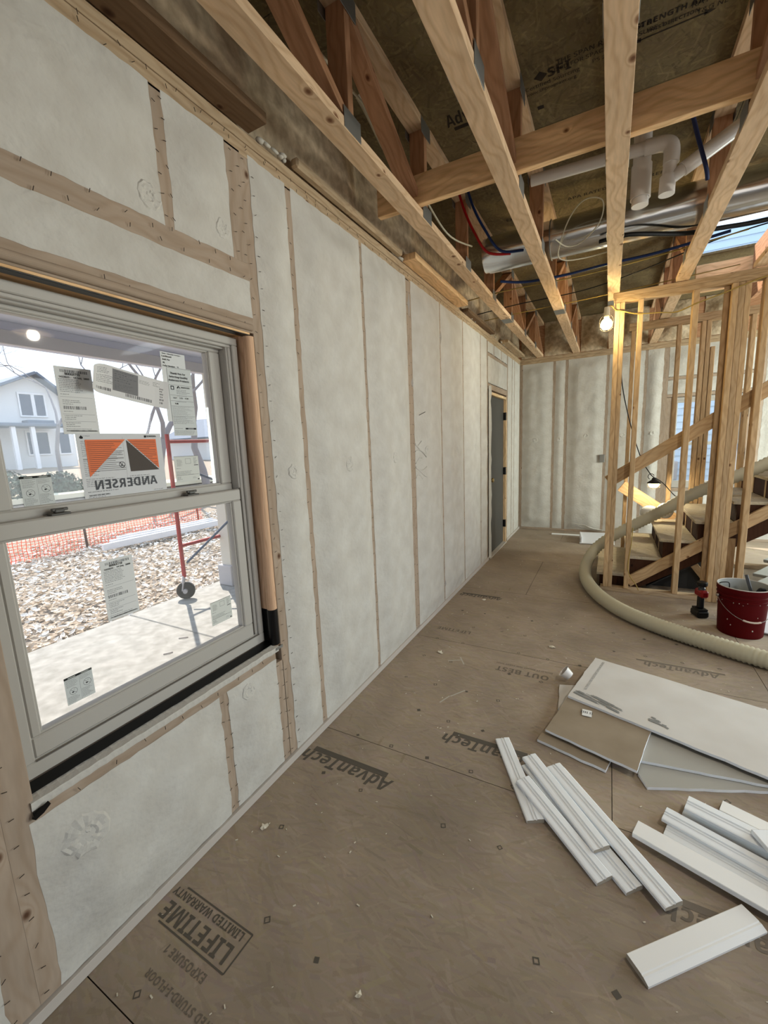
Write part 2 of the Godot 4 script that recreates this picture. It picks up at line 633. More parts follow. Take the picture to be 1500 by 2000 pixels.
# ---------------------------------------------------------------- the setting
func build_floor() -> void:
	var f = setting("floor")
	# sheets of subfloor with their long side along x, tongue and groove every 1.165 m
	var rows = [2.92, 1.755, 0.59, -0.415, -1.577, -2.745, -3.91, -5.075, -6.24, -7.08]
	var joints = [[-0.16, 1.9, 4.7], [-0.16, 0.8, 3.2, 4.7], [-0.16, 2.6, 4.7], [-0.16, 2.1, 4.5, 4.7], [-0.16, 1.326, 3.7, 4.7], [-0.16, 2.1, 4.5, 4.7], [-0.16, 0.62, 3.0, 4.7], [-0.16, 1.35, 3.7, 4.7], [-0.16, 0.7, 3.1, 4.7]]
	for r in rows.size() - 1:
		for j in joints[r].size() - 1:
			var x0 = joints[r][j] + 0.0014
			var x1 = joints[r][j + 1] - 0.0014
			var z0 = rows[r] - 0.0014
			var z1 = rows[r + 1] + 0.0014
			floor_sheet(f, x0, x1, z1, z0, rng.randf_range(-0.035, 0.035))
	# the floor goes on behind the camera
	one_box("subfloor_panel", Vector3(-0.16, -0.022, 2.925), Vector3(4.7, 0.0, 3.45), M.subfloor, f, 0)
	one_box("joist_deck", Vector3(-0.16, -0.20, -7.08), Vector3(4.7, -0.03, 3.45), M.shade_panel, f, 0)
	# nailing marks printed on the sheets
	var s = begin()
	var r2 := RandomNumberGenerator.new()
	r2.seed = 4
	var zi = -0.16
	while zi > -3.4:
		var xi = 0.185
		while xi < 2.2:
			if r2.randf() < 0.62:
				mark(s, Vector3(xi + r2.randfn(0, 0.006), 0.0006, zi + r2.randfn(0, 0.008)), r2.randf_range(0.010, 0.014), r2.randf() * 0.5, r2.randf() < 0.25)
			xi += 0.1925
		zi -= 0.288
	obj("nailing_mark", s, M.ink_floor, f, true)
	# print on the sheets; read from the far side of the room
	var up = Vector3(0, 0, 1)
	var left = Vector3(-1, 0, 0)
	var B = Basis(left, up, Vector3.UP)
	lettering("panel_print", "LIFETIME", 0.050, M.ink_floor, Transform3D(B, Vector3(0.190, 0.0007, -0.632)), f)
	lettering("panel_print", "LIMITED WARRANTY", 0.024, M.ink_floor, Transform3D(B, Vector3(0.182, 0.0007, -0.684)), f)
	var fr = begin()
	for q in [[Vector3(0.058, 0, -0.706), Vector3(0.362, 0, -0.702)], [Vector3(0.362, 0, -0.702), Vector3(0.358, 0, -0.593)], [Vector3(0.061, 0, -0.597), Vector3(0.358, 0, -0.593)]]:
		flat_line(fr, q[0], q[1], 0.0045, 0.0007)
	obj("print_frame", fr, M.ink_floor, f)
	lettering("panel_print", "EXPOSURE 1", 0.022, M.ink_floor_faint, Transform3D(B, Vector3(0.235, 0.0007, -0.562)), f)
	lettering("panel_print", "APA RATED STURD-I-FLOOR", 0.020, M.ink_floor_faint, Transform3D(B, Vector3(0.33, 0.0007, -0.50)), f)
	logo(f, Vector3(0.245, 0.0007, -1.378), 0.066, B, M.ink_floor, 0.40, 0.045)
	logo(f, Vector3(0.80, 0.0007, -1.765), 0.062, B, M.ink_floor, 0.36, 0.045)
	logo(f, Vector3(1.70, 0.0007, -2.945), 0.054, B, M.ink_floor_faint, 0.46, 0.028)
	lettering("panel_print", "OUT BEST", 0.052, M.ink_floor_faint, Transform3D(B, Vector3(0.83, 0.0007, -2.517)), f)
	lettering("panel_print", "BUILD IT RIGHT THE FIRST TIME", 0.018, M.ink_floor_faint, Transform3D(B, Vector3(0.83, 0.0007, -2.585)), f, false)
	lettering("panel_print", "LIFETIME", 0.045, M.ink_floor_faint, Transform3D(B, Vector3(0.245, 0.0007, -2.93)), f)
	logo(f, Vector3(0.24, 0.0007, -3.70), 0.055, B, M.ink_floor, 0.36, 0.04)
	logo(f, Vector3(1.66, 0.0007, -1.335), 0.056, B, M.ink_floor_faint, 0.34, 0.04)
	lettering("panel_print", "APA RATED", 0.05, M.ink_floor_faint, Transform3D(B, Vector3(2.02, 0.0007, -3.42)), f)
	# chalky rub marks and drips of foam trodden flat
	var sm = begin()
	for q in [[0.505, -2.10, 0.565, -2.19], [0.50, -2.10, 0.47, -2.02], [0.42, -2.55, 0.47, -2.47], [0.36, -2.47, 0.44, -2.52]]:
		flat_line(sm, Vector3(q[0], 0, q[1]), Vector3(q[2], 0, q[3]), 0.008, 0.0009)
	obj("foam_smear", sm, M.plaster_splash, f)

func floor_sheet(f: Node, x0: float, x1: float, z0: float, z1: float, tone: float) -> void:
	# top tessellated for wear in the vertex colours, sides plain
	var s = begin()
	var nx = maxi(2, int((x1 - x0) / 0.12))
	var nz = maxi(2, int((z1 - z0) / 0.12))
	var off = Vector2(rng.randf() * 0.6, rng.randf() * 0.6)
	for i in nx:
		for k in nz:
			var P = []
			for q in [[i, k], [i + 1, k], [i + 1, k + 1], [i, k + 1]]:
				P.append(Vector3(lerpf(x0, x1, float(q[0]) / nx), 0.0, lerpf(z0, z1, float(q[1]) / nz)))
			for order in [[0, 1, 2], [0, 2, 3]]:
				for v in order:
					var p: Vector3 = P[v]
					var g = 0.82 + tone + 0.24 * noise.get_noise_3d(p.x * 1.7, 3.0, p.z * 1.7) + 0.16 * noise.get_noise_3d(p.x * 5.0, 9.0, p.z * 6.0)
					s.set_normal(Vector3.UP)
					s.set_uv(Vector2(p.x, p.z) + off)
					s.set_color(Color(g, g * 0.985, g * 0.96))
					s.add_vertex(p)
	s.set_color(Color(0.35, 0.33, 0.30))
	face(s, Vector3(x0, 0, z0), Vector3(x1, 0, z0), Vector3(x1, -0.022, z0), Vector3(x0, -0.022, z0), Vector3(0, 0, -1))
	face(s, Vector3(x0, 0, z1), Vector3(x1, 0, z1), Vector3(x1, -0.022, z1), Vector3(x0, -0.022, z1), Vector3(0, 0, 1))
	face(s, Vector3(x0, 0, z0), Vector3(x0, 0, z1), Vector3(x0, -0.022, z1), Vector3(x0, -0.022, z0), Vector3(-1, 0, 0))
	face(s, Vector3(x1, 0, z0), Vector3(x1, 0, z1), Vector3(x1, -0.022, z1), Vector3(x1, -0.022, z0), Vector3(1, 0, 0))
	face(s, Vector3(x0, -0.022, z0), Vector3(x1, -0.022, z0), Vector3(x1, -0.022, z1), Vector3(x0, -0.022, z1), Vector3(0, -1, 0))
	obj("subfloor_panel", s, M.subfloor, f)

func flat_line(s: SurfaceTool, a: Vector3, b: Vector3, w: float, y: float) -> void:
	var d = (b - a).normalized()
	var o = Vector3(-d.z, 0, d.x) * w * 0.5
	var h = Vector3(0, y, 0)
	face(s, a - o + h, b - o + h, b + o + h, a + o + h, Vector3.UP)

func mark(s: SurfaceTool, c: Vector3, r: float, turn: float, full: bool) -> void:
	var inner = 0.0 if full else r * 0.62
	for k in 4:
		var a0 = turn + TAU * k / 4
		var a1 = turn + TAU * (k + 1) / 4
		var d0 = Vector3(cos(a0), 0, sin(a0))
		var d1 = Vector3(cos(a1), 0, sin(a1))
		face(s, c + d0 * inner, c + d0 * r, c + d1 * r, c + d1 * inner, Vector3.UP)

# the sheet maker's name with a bar below it
func logo(f: Node, at: Vector3, height: float, B: Basis, m: Material, bar: float, bar_h: float) -> void:
	lettering("panel_print", "AdvanTech", height, m, Transform3D(B * Basis(Vector3(1, 0, 0), Vector3(0.2, 1, 0), Vector3(0, 0, 1)), at), f)
	var s = begin()
	var o = at - B.y * (height * 0.72)
	var hx = B.x * bar * 0.5
	var hy = B.y * bar_h * 0.32
	face(s, o - hx - hy, o + hx - hy, o + hx + hy, o - hx + hy, B.z)
	obj("print_bar", s, m, f)

# one bay of netting bulging with blown insulation: A along the wall, N into the room
func puff(a: float, y: float, q: Array, sd: float) -> float:
	var du = minf(absf(a - q[0]), absf(q[1] - a))
	var dv = minf(y - q[2], q[3] - y)
	var eu = smoothstep(0.0, minf(0.15, absf(q[1] - q[0]) * 0.45), du)
	var ev = smoothstep(0.0, minf(0.16, (q[3] - q[2]) * 0.45), dv)
	var lump = noise.get_noise_3d(a * 4.0, y * 4.0, sd) * 0.35 + noise.get_noise_3d(a * 11.0, y * 11.0, sd) * 0.12
	# the staples pull small creases into the edges
	var crease = sin(y * TAU / 0.15 + 2.0 * noise.get_noise_2d(y * 5.0, sd)) * exp(-du / 0.03)
	return 0.0018 + q[4] * eu * ev * (0.88 + lump) + 0.0012 * crease * smoothstep(0.0, 0.02, du)

func pillow(parent: Node, O: Vector3, A: Vector3, N: Vector3, a0: float, a1: float, y0: float, y1: float, bulge: float, m: Material = null, fills: Array = []) -> void:
	var na = clampi(int(absf(a1 - a0) / 0.028), 5, 30)
	var ny = clampi(int((y1 - y0) / 0.035), 5, 72)
	var sd = rng.randf() * 50.0
	var q = [minf(a0, a1), maxf(a0, a1), y0, y1, bulge]
	var P = []
	for i in na + 1:
		var row = []
		for k in ny + 1:
			var u = float(i) / na
			var v = float(k) / ny
			var e0 = 0.007 * noise.get_noise_2d(v * (y1 - y0) * 22.0, sd) + 0.004 * noise.get_noise_2d(v * (y1 - y0) * 5.0, sd)
			var e1 = 0.007 * noise.get_noise_2d(v * (y1 - y0) * 22.0, sd + 7.0) + 0.004 * noise.get_noise_2d(v * (y1 - y0) * 5.0, sd + 7.0)
			var f0 = 0.006 * noise.get_noise_2d(u * (a1 - a0) * 14.0, sd + 3.0)
			var a = lerpf(a0 + e0, a1 + e1, u)
			var y = lerpf(y0 + f0, y1 + f0, v)
			var h = puff(lerpf(a0, a1, u), lerpf(y0, y1, v), q, sd)
			# the rim of the netting turns down on to the studs
			if i == 0 or i == na or k == 0 or k == ny:
				h = 0.0004
			row.append(O + A * a + Vector3.UP * y + N * h)
		P.append(row)
	var s = begin()
	var Nn = []
	for i in na + 1:
		var row2 = []
		for k in ny + 1:
			var da = P[mini(i + 1, na)][k] - P[maxi(i - 1, 0)][k]
			var dy = P[i][mini(k + 1, ny)] - P[i][maxi(k - 1, 0)]
			var n = da.cross(dy).normalized()
			row2.append(n if n.dot(N) > 0.0 else -n)
		Nn.append(row2)
	for i in na:
		for k in ny:
			var U = []
			for e in [[i, k], [i + 1, k], [i + 1, k + 1], [i, k + 1]]:
				U.append(Vector2(lerpf(a0, a1, float(e[0]) / na), -lerpf(y0, y1, float(e[1]) / ny)))
			smooth_quad(s, P[i][k], P[i + 1][k], P[i + 1][k + 1], P[i][k + 1], Nn[i][k], Nn[i + 1][k], Nn[i + 1][k + 1], Nn[i][k + 1], U[0], U[1], U[2], U[3])
	obj("insulation_panel", s, m if m != null else M.netting, parent)
	# where the bay was filled: a crumpled round patch
	for fl in fills:
		var r: float = fl[2]
		var R = []
		for i in 8:
			var ring = []
			for k in 25:
				var t = TAU * (k % 24) / 24
				var rr = r * i / 7.0 * (1.0 + 0.22 * noise.get_noise_2d(cos(t) * 1.5 + sd, sin(t) * 1.5))
				var pa = fl[0] + cos(t) * rr
				var py = fl[1] + sin(t) * rr
				var w = noise.get_noise_3d(cos(t) * i * 0.55, sin(t) * i * 0.55, sd * 3.0 + fl[0] * 9.0) + 0.5 * noise.get_noise_3d(cos(t) * i * 1.6, sin(t) * i * 1.6, sd)
				var hh = 0.0025 + r * 0.11 * w * (1.0 if i < 7 else 0.0) - (0.0045 if i == 7 else 0.0) - (r * 0.07 if i < 3 else 0.0)
				ring.append(O + A * pa + Vector3.UP * py + N * (puff(pa, py, q, sd) + maxf(hh, -0.0045)))
			R.append(ring)
		var ps = begin()
		for i in 7:
			for k in 24:
				face(ps, R[i][k], R[i][k + 1], R[i + 1][k + 1], R[i + 1][k], N)
		obj("fill_hole_patch", ps, M.netting, parent)

# staples in two rows along a stud
func staples(s: SurfaceTool, O: Vector3, A: Vector3, N: Vector3, a: float, y0: float, y1: float, r: RandomNumberGenerator) -> void:
	var y = y0 + 0.03
	while y < y1:
		var t = r.randfn(0.0, 0.35)
		var c = O + A * (a + r.randfn(0, 0.002)) + Vector3.UP * y + N * 0.006
		var d = Vector3.UP * sin(t) + A * cos(t)
		cbox(s, Vector3(0.0016, 0.011, 0.0016), Transform3D(Basis(d.cross(N), d, N), c), 0.0002)
		y += r.randf_range(0.055, 0.085)

func build_wall_left() -> void:
	var w = setting("wall_left")
	var O = Vector3.ZERO
	var A = Vector3(0, 0, -1)
	var N = Vector3(1, 0, 0)
	# sheathing, with the openings of the window and the door left out
	for q in [[-0.37, -3.45, 0.0, 3.13], [1.285, 0.37, 0.0, 0.60], [1.285, 0.37, 1.91, 3.13], [5.0, 1.285, 0.0, 3.13], [5.93, 5.0, 2.03, 3.13], [7.08, 5.93, 0.0, 3.13]]:
		one_box("sheathing", Vector3(-0.16, q[2], -q[0]), Vector3(-0.145, q[3], -q[1]), M.wall_plain, w, 1)
	# studs: a, width, y0, y1
	var studs = [[-3.2, 0.04, 0.038, 2.56], [-2.6, 0.04, 0.038, 2.56], [-2.0, 0.04, 0.038, 2.56], [-1.4, 0.04, 0.038, 2.56], [-0.8, 0.04, 0.038, 2.56], [-0.19, 0.04, 0.038, 2.56],
		[0.285, 0.075, 0.038, 2.56], [0.346, 0.044, 0.038, 1.91], [0.972, 0.036, 0.038, 0.545], [0.972, 0.036, 2.165, 2.56], [1.275, 0.040, 0.038, 0.52], [1.270, 0.05, 2.165, 2.56], [1.335, 0.070, 0.038, 2.56],
		[1.572, 0.036, 0.038, 2.56], [2.17, 0.036, 0.038, 2.56], [2.775, 0.04, 0.038, 2.56], [2.816, 0.04, 0.038, 2.56], [3.405, 0.036, 0.038, 2.56], [4.01, 0.036, 0.038, 2.56], [4.63, 0.036, 0.038, 2.56],
		[4.915, 0.04, 0.038, 2.56], [4.956, 0.04, 0.038, 2.03], [5.952, 0.04, 0.038, 2.03], [5.993, 0.04, 0.038, 2.56], [5.23, 0.036, 2.44, 2.56], [5.62, 0.036, 2.44, 2.56], [6.30, 0.036, 0.038, 2.56], [6.47, 0.036, 0.038, 2.56], [6.885, 0.05, 0.038, 2.56]]
	var flush = 0.0
	for q in studs:
		flush = -0.0007 if flush == 0.0 else 0.0     # neighbours are never quite flush
		one_box("stud", Vector3(-0.144, q[2], -q[0] - q[1] * 0.5 - 0.012), Vector3(flush, q[3], -q[0] + q[1] * 0.5 + (0.012 if q[0] < 1.29 or q[0] > 1.35 else 0.0)), M.netted_wood, w, 1, 0.002)
	one_box("sill_board", Vector3(-0.144, 0.528, -1.265), Vector3(-0.001, 0.597, -0.355), M.netted_wood, w, 2)
	one_box("header_board", Vector3(-0.144, 2.092, -1.305), Vector3(-0.0005, 2.180, -0.31), M.netted_wood, w, 2)
	one_box("header_board", Vector3(-0.144, 1.912, -1.305), Vector3(-0.0005, 1.980, -0.31), M.netted_wood, w, 2)
	one_box("header_core", Vector3(-0.144, 1.965, -1.305), Vector3(-0.012, 2.105, -0.31), M.netted_wood, w, 2)
	one_box("header_board", Vector3(-0.144, 2.035, -5.975), Vector3(0.0, 2.10, -4.935), M.netted_wood, w, 2)
	one_box("header_board", Vector3(-0.144, 2.40, -5.975), Vector3(0.0, 2.44, -4.935), M.netted_wood, w, 2)
	one_box("top_plate", Vector3(-0.144, 2.550, -6.92), Vector3(0.0, 2.600, 3.45), M.plate_dusty, w, 2)
	one_box("top_plate", Vector3(-0.144, 2.601, -6.92), Vector3(0.003, 2.640, 3.45), M.plate_dusty, w, 2)
	one_box("bottom_plate", Vector3(-0.144, 0.001, -4.94), Vector3(0.012, 0.036, 3.45), M.netting_plain, w, 2)
	one_box("bottom_plate", Vector3(-0.144, 0.001, -6.92), Vector3(0.012, 0.036, -5.98), M.netting_plain, w, 2)
	var fills = [[1.455, 1.355, 0.036], [1.90, 1.36, 0.042], [2.44, 1.37, 0.040], [2.99, 1.40, 0.034], [3.72, 1.37, 0.038], [4.33, 1.39, 0.034], [4.77, 1.41, 0.034], [0.47, 0.42, 0.060], [1.09, 0.49, 0.034], [1.19, 2.245, 0.036], [0.91, 2.23, 0.040]]
	# bays: a0, a1, y0, y1, bulge
	for q in [[-3.18, -2.62, 0.036, 2.56, 0.03], [-2.58, -2.02, 0.036, 2.56, 0.03], [-1.98, -1.42, 0.036, 2.56, 0.03], [-1.38, -0.82, 0.036, 2.56, 0.03], [-0.78, -0.21, 0.036, 2.56, 0.03], [-0.17, 0.252, 0.036, 2.56, 0.03],
		[0.362, 0.955, 0.038, 0.542, 0.030], [0.992, 1.262, 0.038, 0.542, 0.022], [0.31, 1.30, 1.968, 2.103, 0.010], [0.31, 0.955, 2.168, 2.562, 0.022], [0.992, 1.234, 2.168, 2.562, 0.016],
		[1.348, 1.556, 0.03, 2.565, 0.020], [1.590, 2.156, 0.03, 2.565, 0.036], [2.184, 2.755, 0.03, 2.565, 0.036], [2.836, 3.394, 0.03, 2.565, 0.036], [3.416, 3.998, 0.03, 2.565, 0.036], [4.022, 4.618, 0.03, 2.565, 0.036], [4.642, 4.893, 0.03, 2.565, 0.03],
		[4.945, 5.965, 2.105, 2.40, 0.02], [4.945, 5.215, 2.445, 2.56, 0.01], [5.245, 5.605, 2.445, 2.56, 0.012], [5.635, 5.965, 2.445, 2.56, 0.01], [6.015, 6.284, 0.03, 2.565, 0.018], [6.316, 6.454, 0.03, 2.565, 0.012], [6.486, 6.862, 0.03, 2.565, 0.022]]:
		var mine = []
		for fl in fills:
			if fl[0] > q[0] and fl[0] < q[1] and fl[1] > q[2] and fl[1] < q[3]:
				mine.append(fl)
		pillow(w, O, A, N, q[0], q[1], q[2], q[3], q[4], null, mine)
	# staples
	var s = begin()
	var r := RandomNumberGenerator.new()
	r.seed = 17
	for q in studs:
		if q[0] > 0.2:
			staples(s, O, A, N, q[0] - q[1] * 0.36, q[2], q[3], r)
			if q[0] < 1.4 and q[0] > 0.9:
				staples(s, O, A, N, q[0] + q[1] * 0.36, q[2], q[3], r)
	for q in [[2.155, 0.32, 1.30], [2.115, 0.32, 1.30], [1.940, 0.32, 1.30], [0.565, 0.37, 1.25], [2.575, 0.0, 4.9], [2.590, 0.3, 2.2]]:
		var a = q[1]
		while a < q[2]:
			var c = Vector3(0.007, q[0] + r.randfn(0, 0.004), -a)
			var t = r.randfn(0, 0.4)
			var d = Vector3(0, cos(t), sin(t))
			cbox(s, Vector3(0.0016, 0.012, 0.0016), Transform3D(Basis(d.cross(N), d, N), c), 0.0002)
			a += r.randf_range(0.06, 0.11)
	obj("staple", s, M.staple, w, true)
	# folds where the netting was cut at the double stud
	var fo = begin()
	for i in 7:
		var y = 1.20 + i * 0.045
		var p = []
		for k in 7:
			var u = float(k) / 6
			var away = u * (0.08 + 0.07 * absf(sin(i * 2.1)))
			p.append(Vector3(0.001 + 0.031 * smoothstep(0.0, 0.15, away), y + 0.03 * sin(u * 3.0 + i * 1.7) - 0.02 * u, -2.838 - away))
		tube(fo, spline(p, 3), 0.005, 6)
	obj("netting_fold", fo, M.netting, w)
	# grey stains in the netting
	for q in [[3.415, 2.30, 0.028, 0.075], [3.42, 0.19, 0.025, 0.05], [2.80, 2.40, 0.025, 0.10], [2.82, 1.88, 0.022, 0.04]]:
		var pt = begin()
		var c = O + A * q[0] + Vector3.UP * q[1] + N * 0.010
		for k in 10:
			var a0 = TAU * k / 10
			var a1 = TAU * (k + 1) / 10
			var r0 = 0.75 + 0.35 * sin(k * 2.3 + q[0])
			var r1 = 0.75 + 0.35 * sin(((k + 1) % 10) * 2.3 + q[0])
			tri(pt, c, c + A * cos(a0) * q[2] * r0 + Vector3.UP * sin(a0) * q[3] * r0 - N * 0.012, c + A * cos(a1) * q[2] * r1 + Vector3.UP * sin(a1) * q[3] * r1 - N * 0.012, N, Vector2.ZERO, Vector2.ZERO, Vector2.ZERO)
		obj("netting_patch", pt, M.netting_stain, w)
	one_board("stray_nail", Vector3(0.03, 1.655, -2.86), Vector3(0.05, 1.68, -2.93), Vector3(1, 0, 0), 0.004, 0.004, M.staple, w, 0.0005)

func build_wall_far() -> void:
	var w = setting("wall_far")
	var O = Vector3(0, 0, FAR_Z)
	var A = Vector3(1, 0, 0)
	var N = Vector3(0, 0, 1)
	for q in [[-0.16, 1.98, 0.0, 3.13], [1.98, 2.80, 0.0, 0.69], [1.98, 2.80, 1.91, 3.13], [2.80, 4.7, 0.0, 3.13]]:
		one_box("sheathing", Vector3(q[0], q[2], FAR_Z - 0.16), Vector3(q[1], q[3], FAR_Z - 0.145), M.wall_plain, w, 1)
	var flush = 0.0
	var studs = [[0.018, 0.036, 0.038, 2.56], [0.492, 0.034, 0.038, 2.56], [0.664, 0.04, 0.038, 2.56], [1.20, 0.036, 0.038, 2.56], [1.66, 0.034, 0.038, 2.56], [1.885, 0.05, 0.038, 2.56], [1.945, 0.06, 0.038, 1.91], [2.835, 0.06, 0.038, 1.91], [2.895, 0.05, 0.038, 2.56], [3.3, 0.036, 0.038, 2.56], [3.9, 0.036, 0.038, 2.56], [4.5, 0.036, 0.038, 2.56]]
	for q in studs:
		flush = -0.0007 if flush == 0.0 else 0.0
		one_box("stud", Vector3(maxf(0.002, q[0] - q[1] * 0.5 - 0.010), q[2], FAR_Z - 0.144), Vector3(q[0] + q[1] * 0.5 + 0.010, q[3], FAR_Z + flush), M.netted_wood, w, 1, 0.002)
	one_box("top_plate", Vector3(0.004, 2.562, FAR_Z - 0.144), Vector3(4.6, 2.600, FAR_Z + 0.003), M.plate_dusty, w, 0)
	one_box("top_plate", Vector3(0.004, 2.601, FAR_Z - 0.144), Vector3(4.6, 2.640, FAR_Z + 0.02), M.plate_dusty, w, 0)
	one_box("bottom_plate", Vector3(0.014, 0.001, FAR_Z - 0.144), Vector3(4.6, 0.036, FAR_Z + 0.012), M.netted_wood, w, 0)
	one_box("header_board", Vector3(1.92, 2.14, FAR_Z - 0.144), Vector3(2.86, 2.18, FAR_Z), M.netted_wood, w, 0)
	one_box("header_board", Vector3(1.92, 1.915, FAR_Z - 0.144), Vector3(2.86, 1.955, FAR_Z), M.netted_wood, w, 0)
	var fills = [[0.24, 1.42, 0.04], [0.575, 1.42, 0.035], [0.95, 1.45, 0.04], [1.42, 1.44, 0.04], [1.77, 1.45, 0.034]]
	one_box("sill_board", Vector3(1.98, 0.645, FAR_Z - 0.144), Vector3(2.80, 0.69, FAR_Z), M.netted_wood, w, 0)
	for q in [[0.038, 0.474, 0.03, 2.565, 0.03], [0.510, 0.643, 0.03, 2.565, 0.012], [0.685, 1.181, 0.03, 2.565, 0.03], [1.219, 1.642, 0.03, 2.565, 0.03], [1.678, 1.858, 0.03, 2.565, 0.02], [1.92, 2.86, 1.958, 2.137, 0.02], [1.92, 2.86, 2.183, 2.562, 0.025], [1.98, 2.80, 0.03, 0.642, 0.03], [2.922, 3.28, 0.03, 2.565, 0.03], [3.32, 3.88, 0.03, 2.565, 0.03], [3.92, 4.48, 0.03, 2.565, 0.03]]:
		var mine = []
		for fl in fills:
			if fl[0] > q[0] and fl[0] < q[1] and q[2] < 0.1:
				mine.append(fl)
		pillow(w, O, A, N, q[0], q[1], q[2], q[3], q[4], null, mine)
	one_box("outlet_box", Vector3(1.14, 1.06, FAR_Z - 0.01), Vector3(1.205, 1.17, FAR_Z + 0.035), M.steel_plate, w)
	var s = begin()
	var r := RandomNumberGenerator.new()
	r.seed = 18
	for q in studs:
		if q[0] < 3.0:
			staples(s, O, A, N, q[0], q[2], q[3], r)
	obj("staple", s, M.staple, w, true)
	# loose netting at the foot of the wall
	var fo = begin()
	for i in 5:
		var p = []
		for k in 6:
			var u = float(k) / 5
			p.append(Vector3(0.80 + u * 0.42, 0.05 + 0.10 * (1.0 - u) * (0.3 + 0.17 * i) + 0.012 * sin(k * 2.0 + i), FAR_Z + 0.035 + 0.015 * i * u))
		tube(fo, spline(p, 3), 0.006, 5)
	obj("netting_fold", fo, M.netting, w)

func build_other_walls() -> void:
	# unseen from here, but they close the room; their openings let daylight in
	var w = setting("wall_right")
	for q in [[-7.08, -6.25, 0.0, 3.13], [-6.25, -4.95, 0.0, 0.68], [-6.25, -4.95, 2.22, 3.13], [-4.95, -4.05, 0.0, 3.13], [-4.05, -1.35, 0.0, 0.48], [-4.05, -1.35, 2.42, 3.13], [-1.35, 3.45, 0.0, 3.13]]:
		one_box("wall_panel", Vector3(4.6, q[2], q[0]), Vector3(4.74, q[3], q[1]), M.wall_plain, w, 1)
	var b = setting("wall_back")
	for q in [[-0.16, 0.8, 0.0, 3.13], [0.8, 3.8, 2.3, 3.13], [0.8, 3.8, 0.0, 0.2], [3.8, 4.74, 0.0, 3.13]]:
		one_box("wall_panel", Vector3(q[0], q[2], 3.2), Vector3(q[1], q[3], 3.34), M.wall_plain, b, 1)

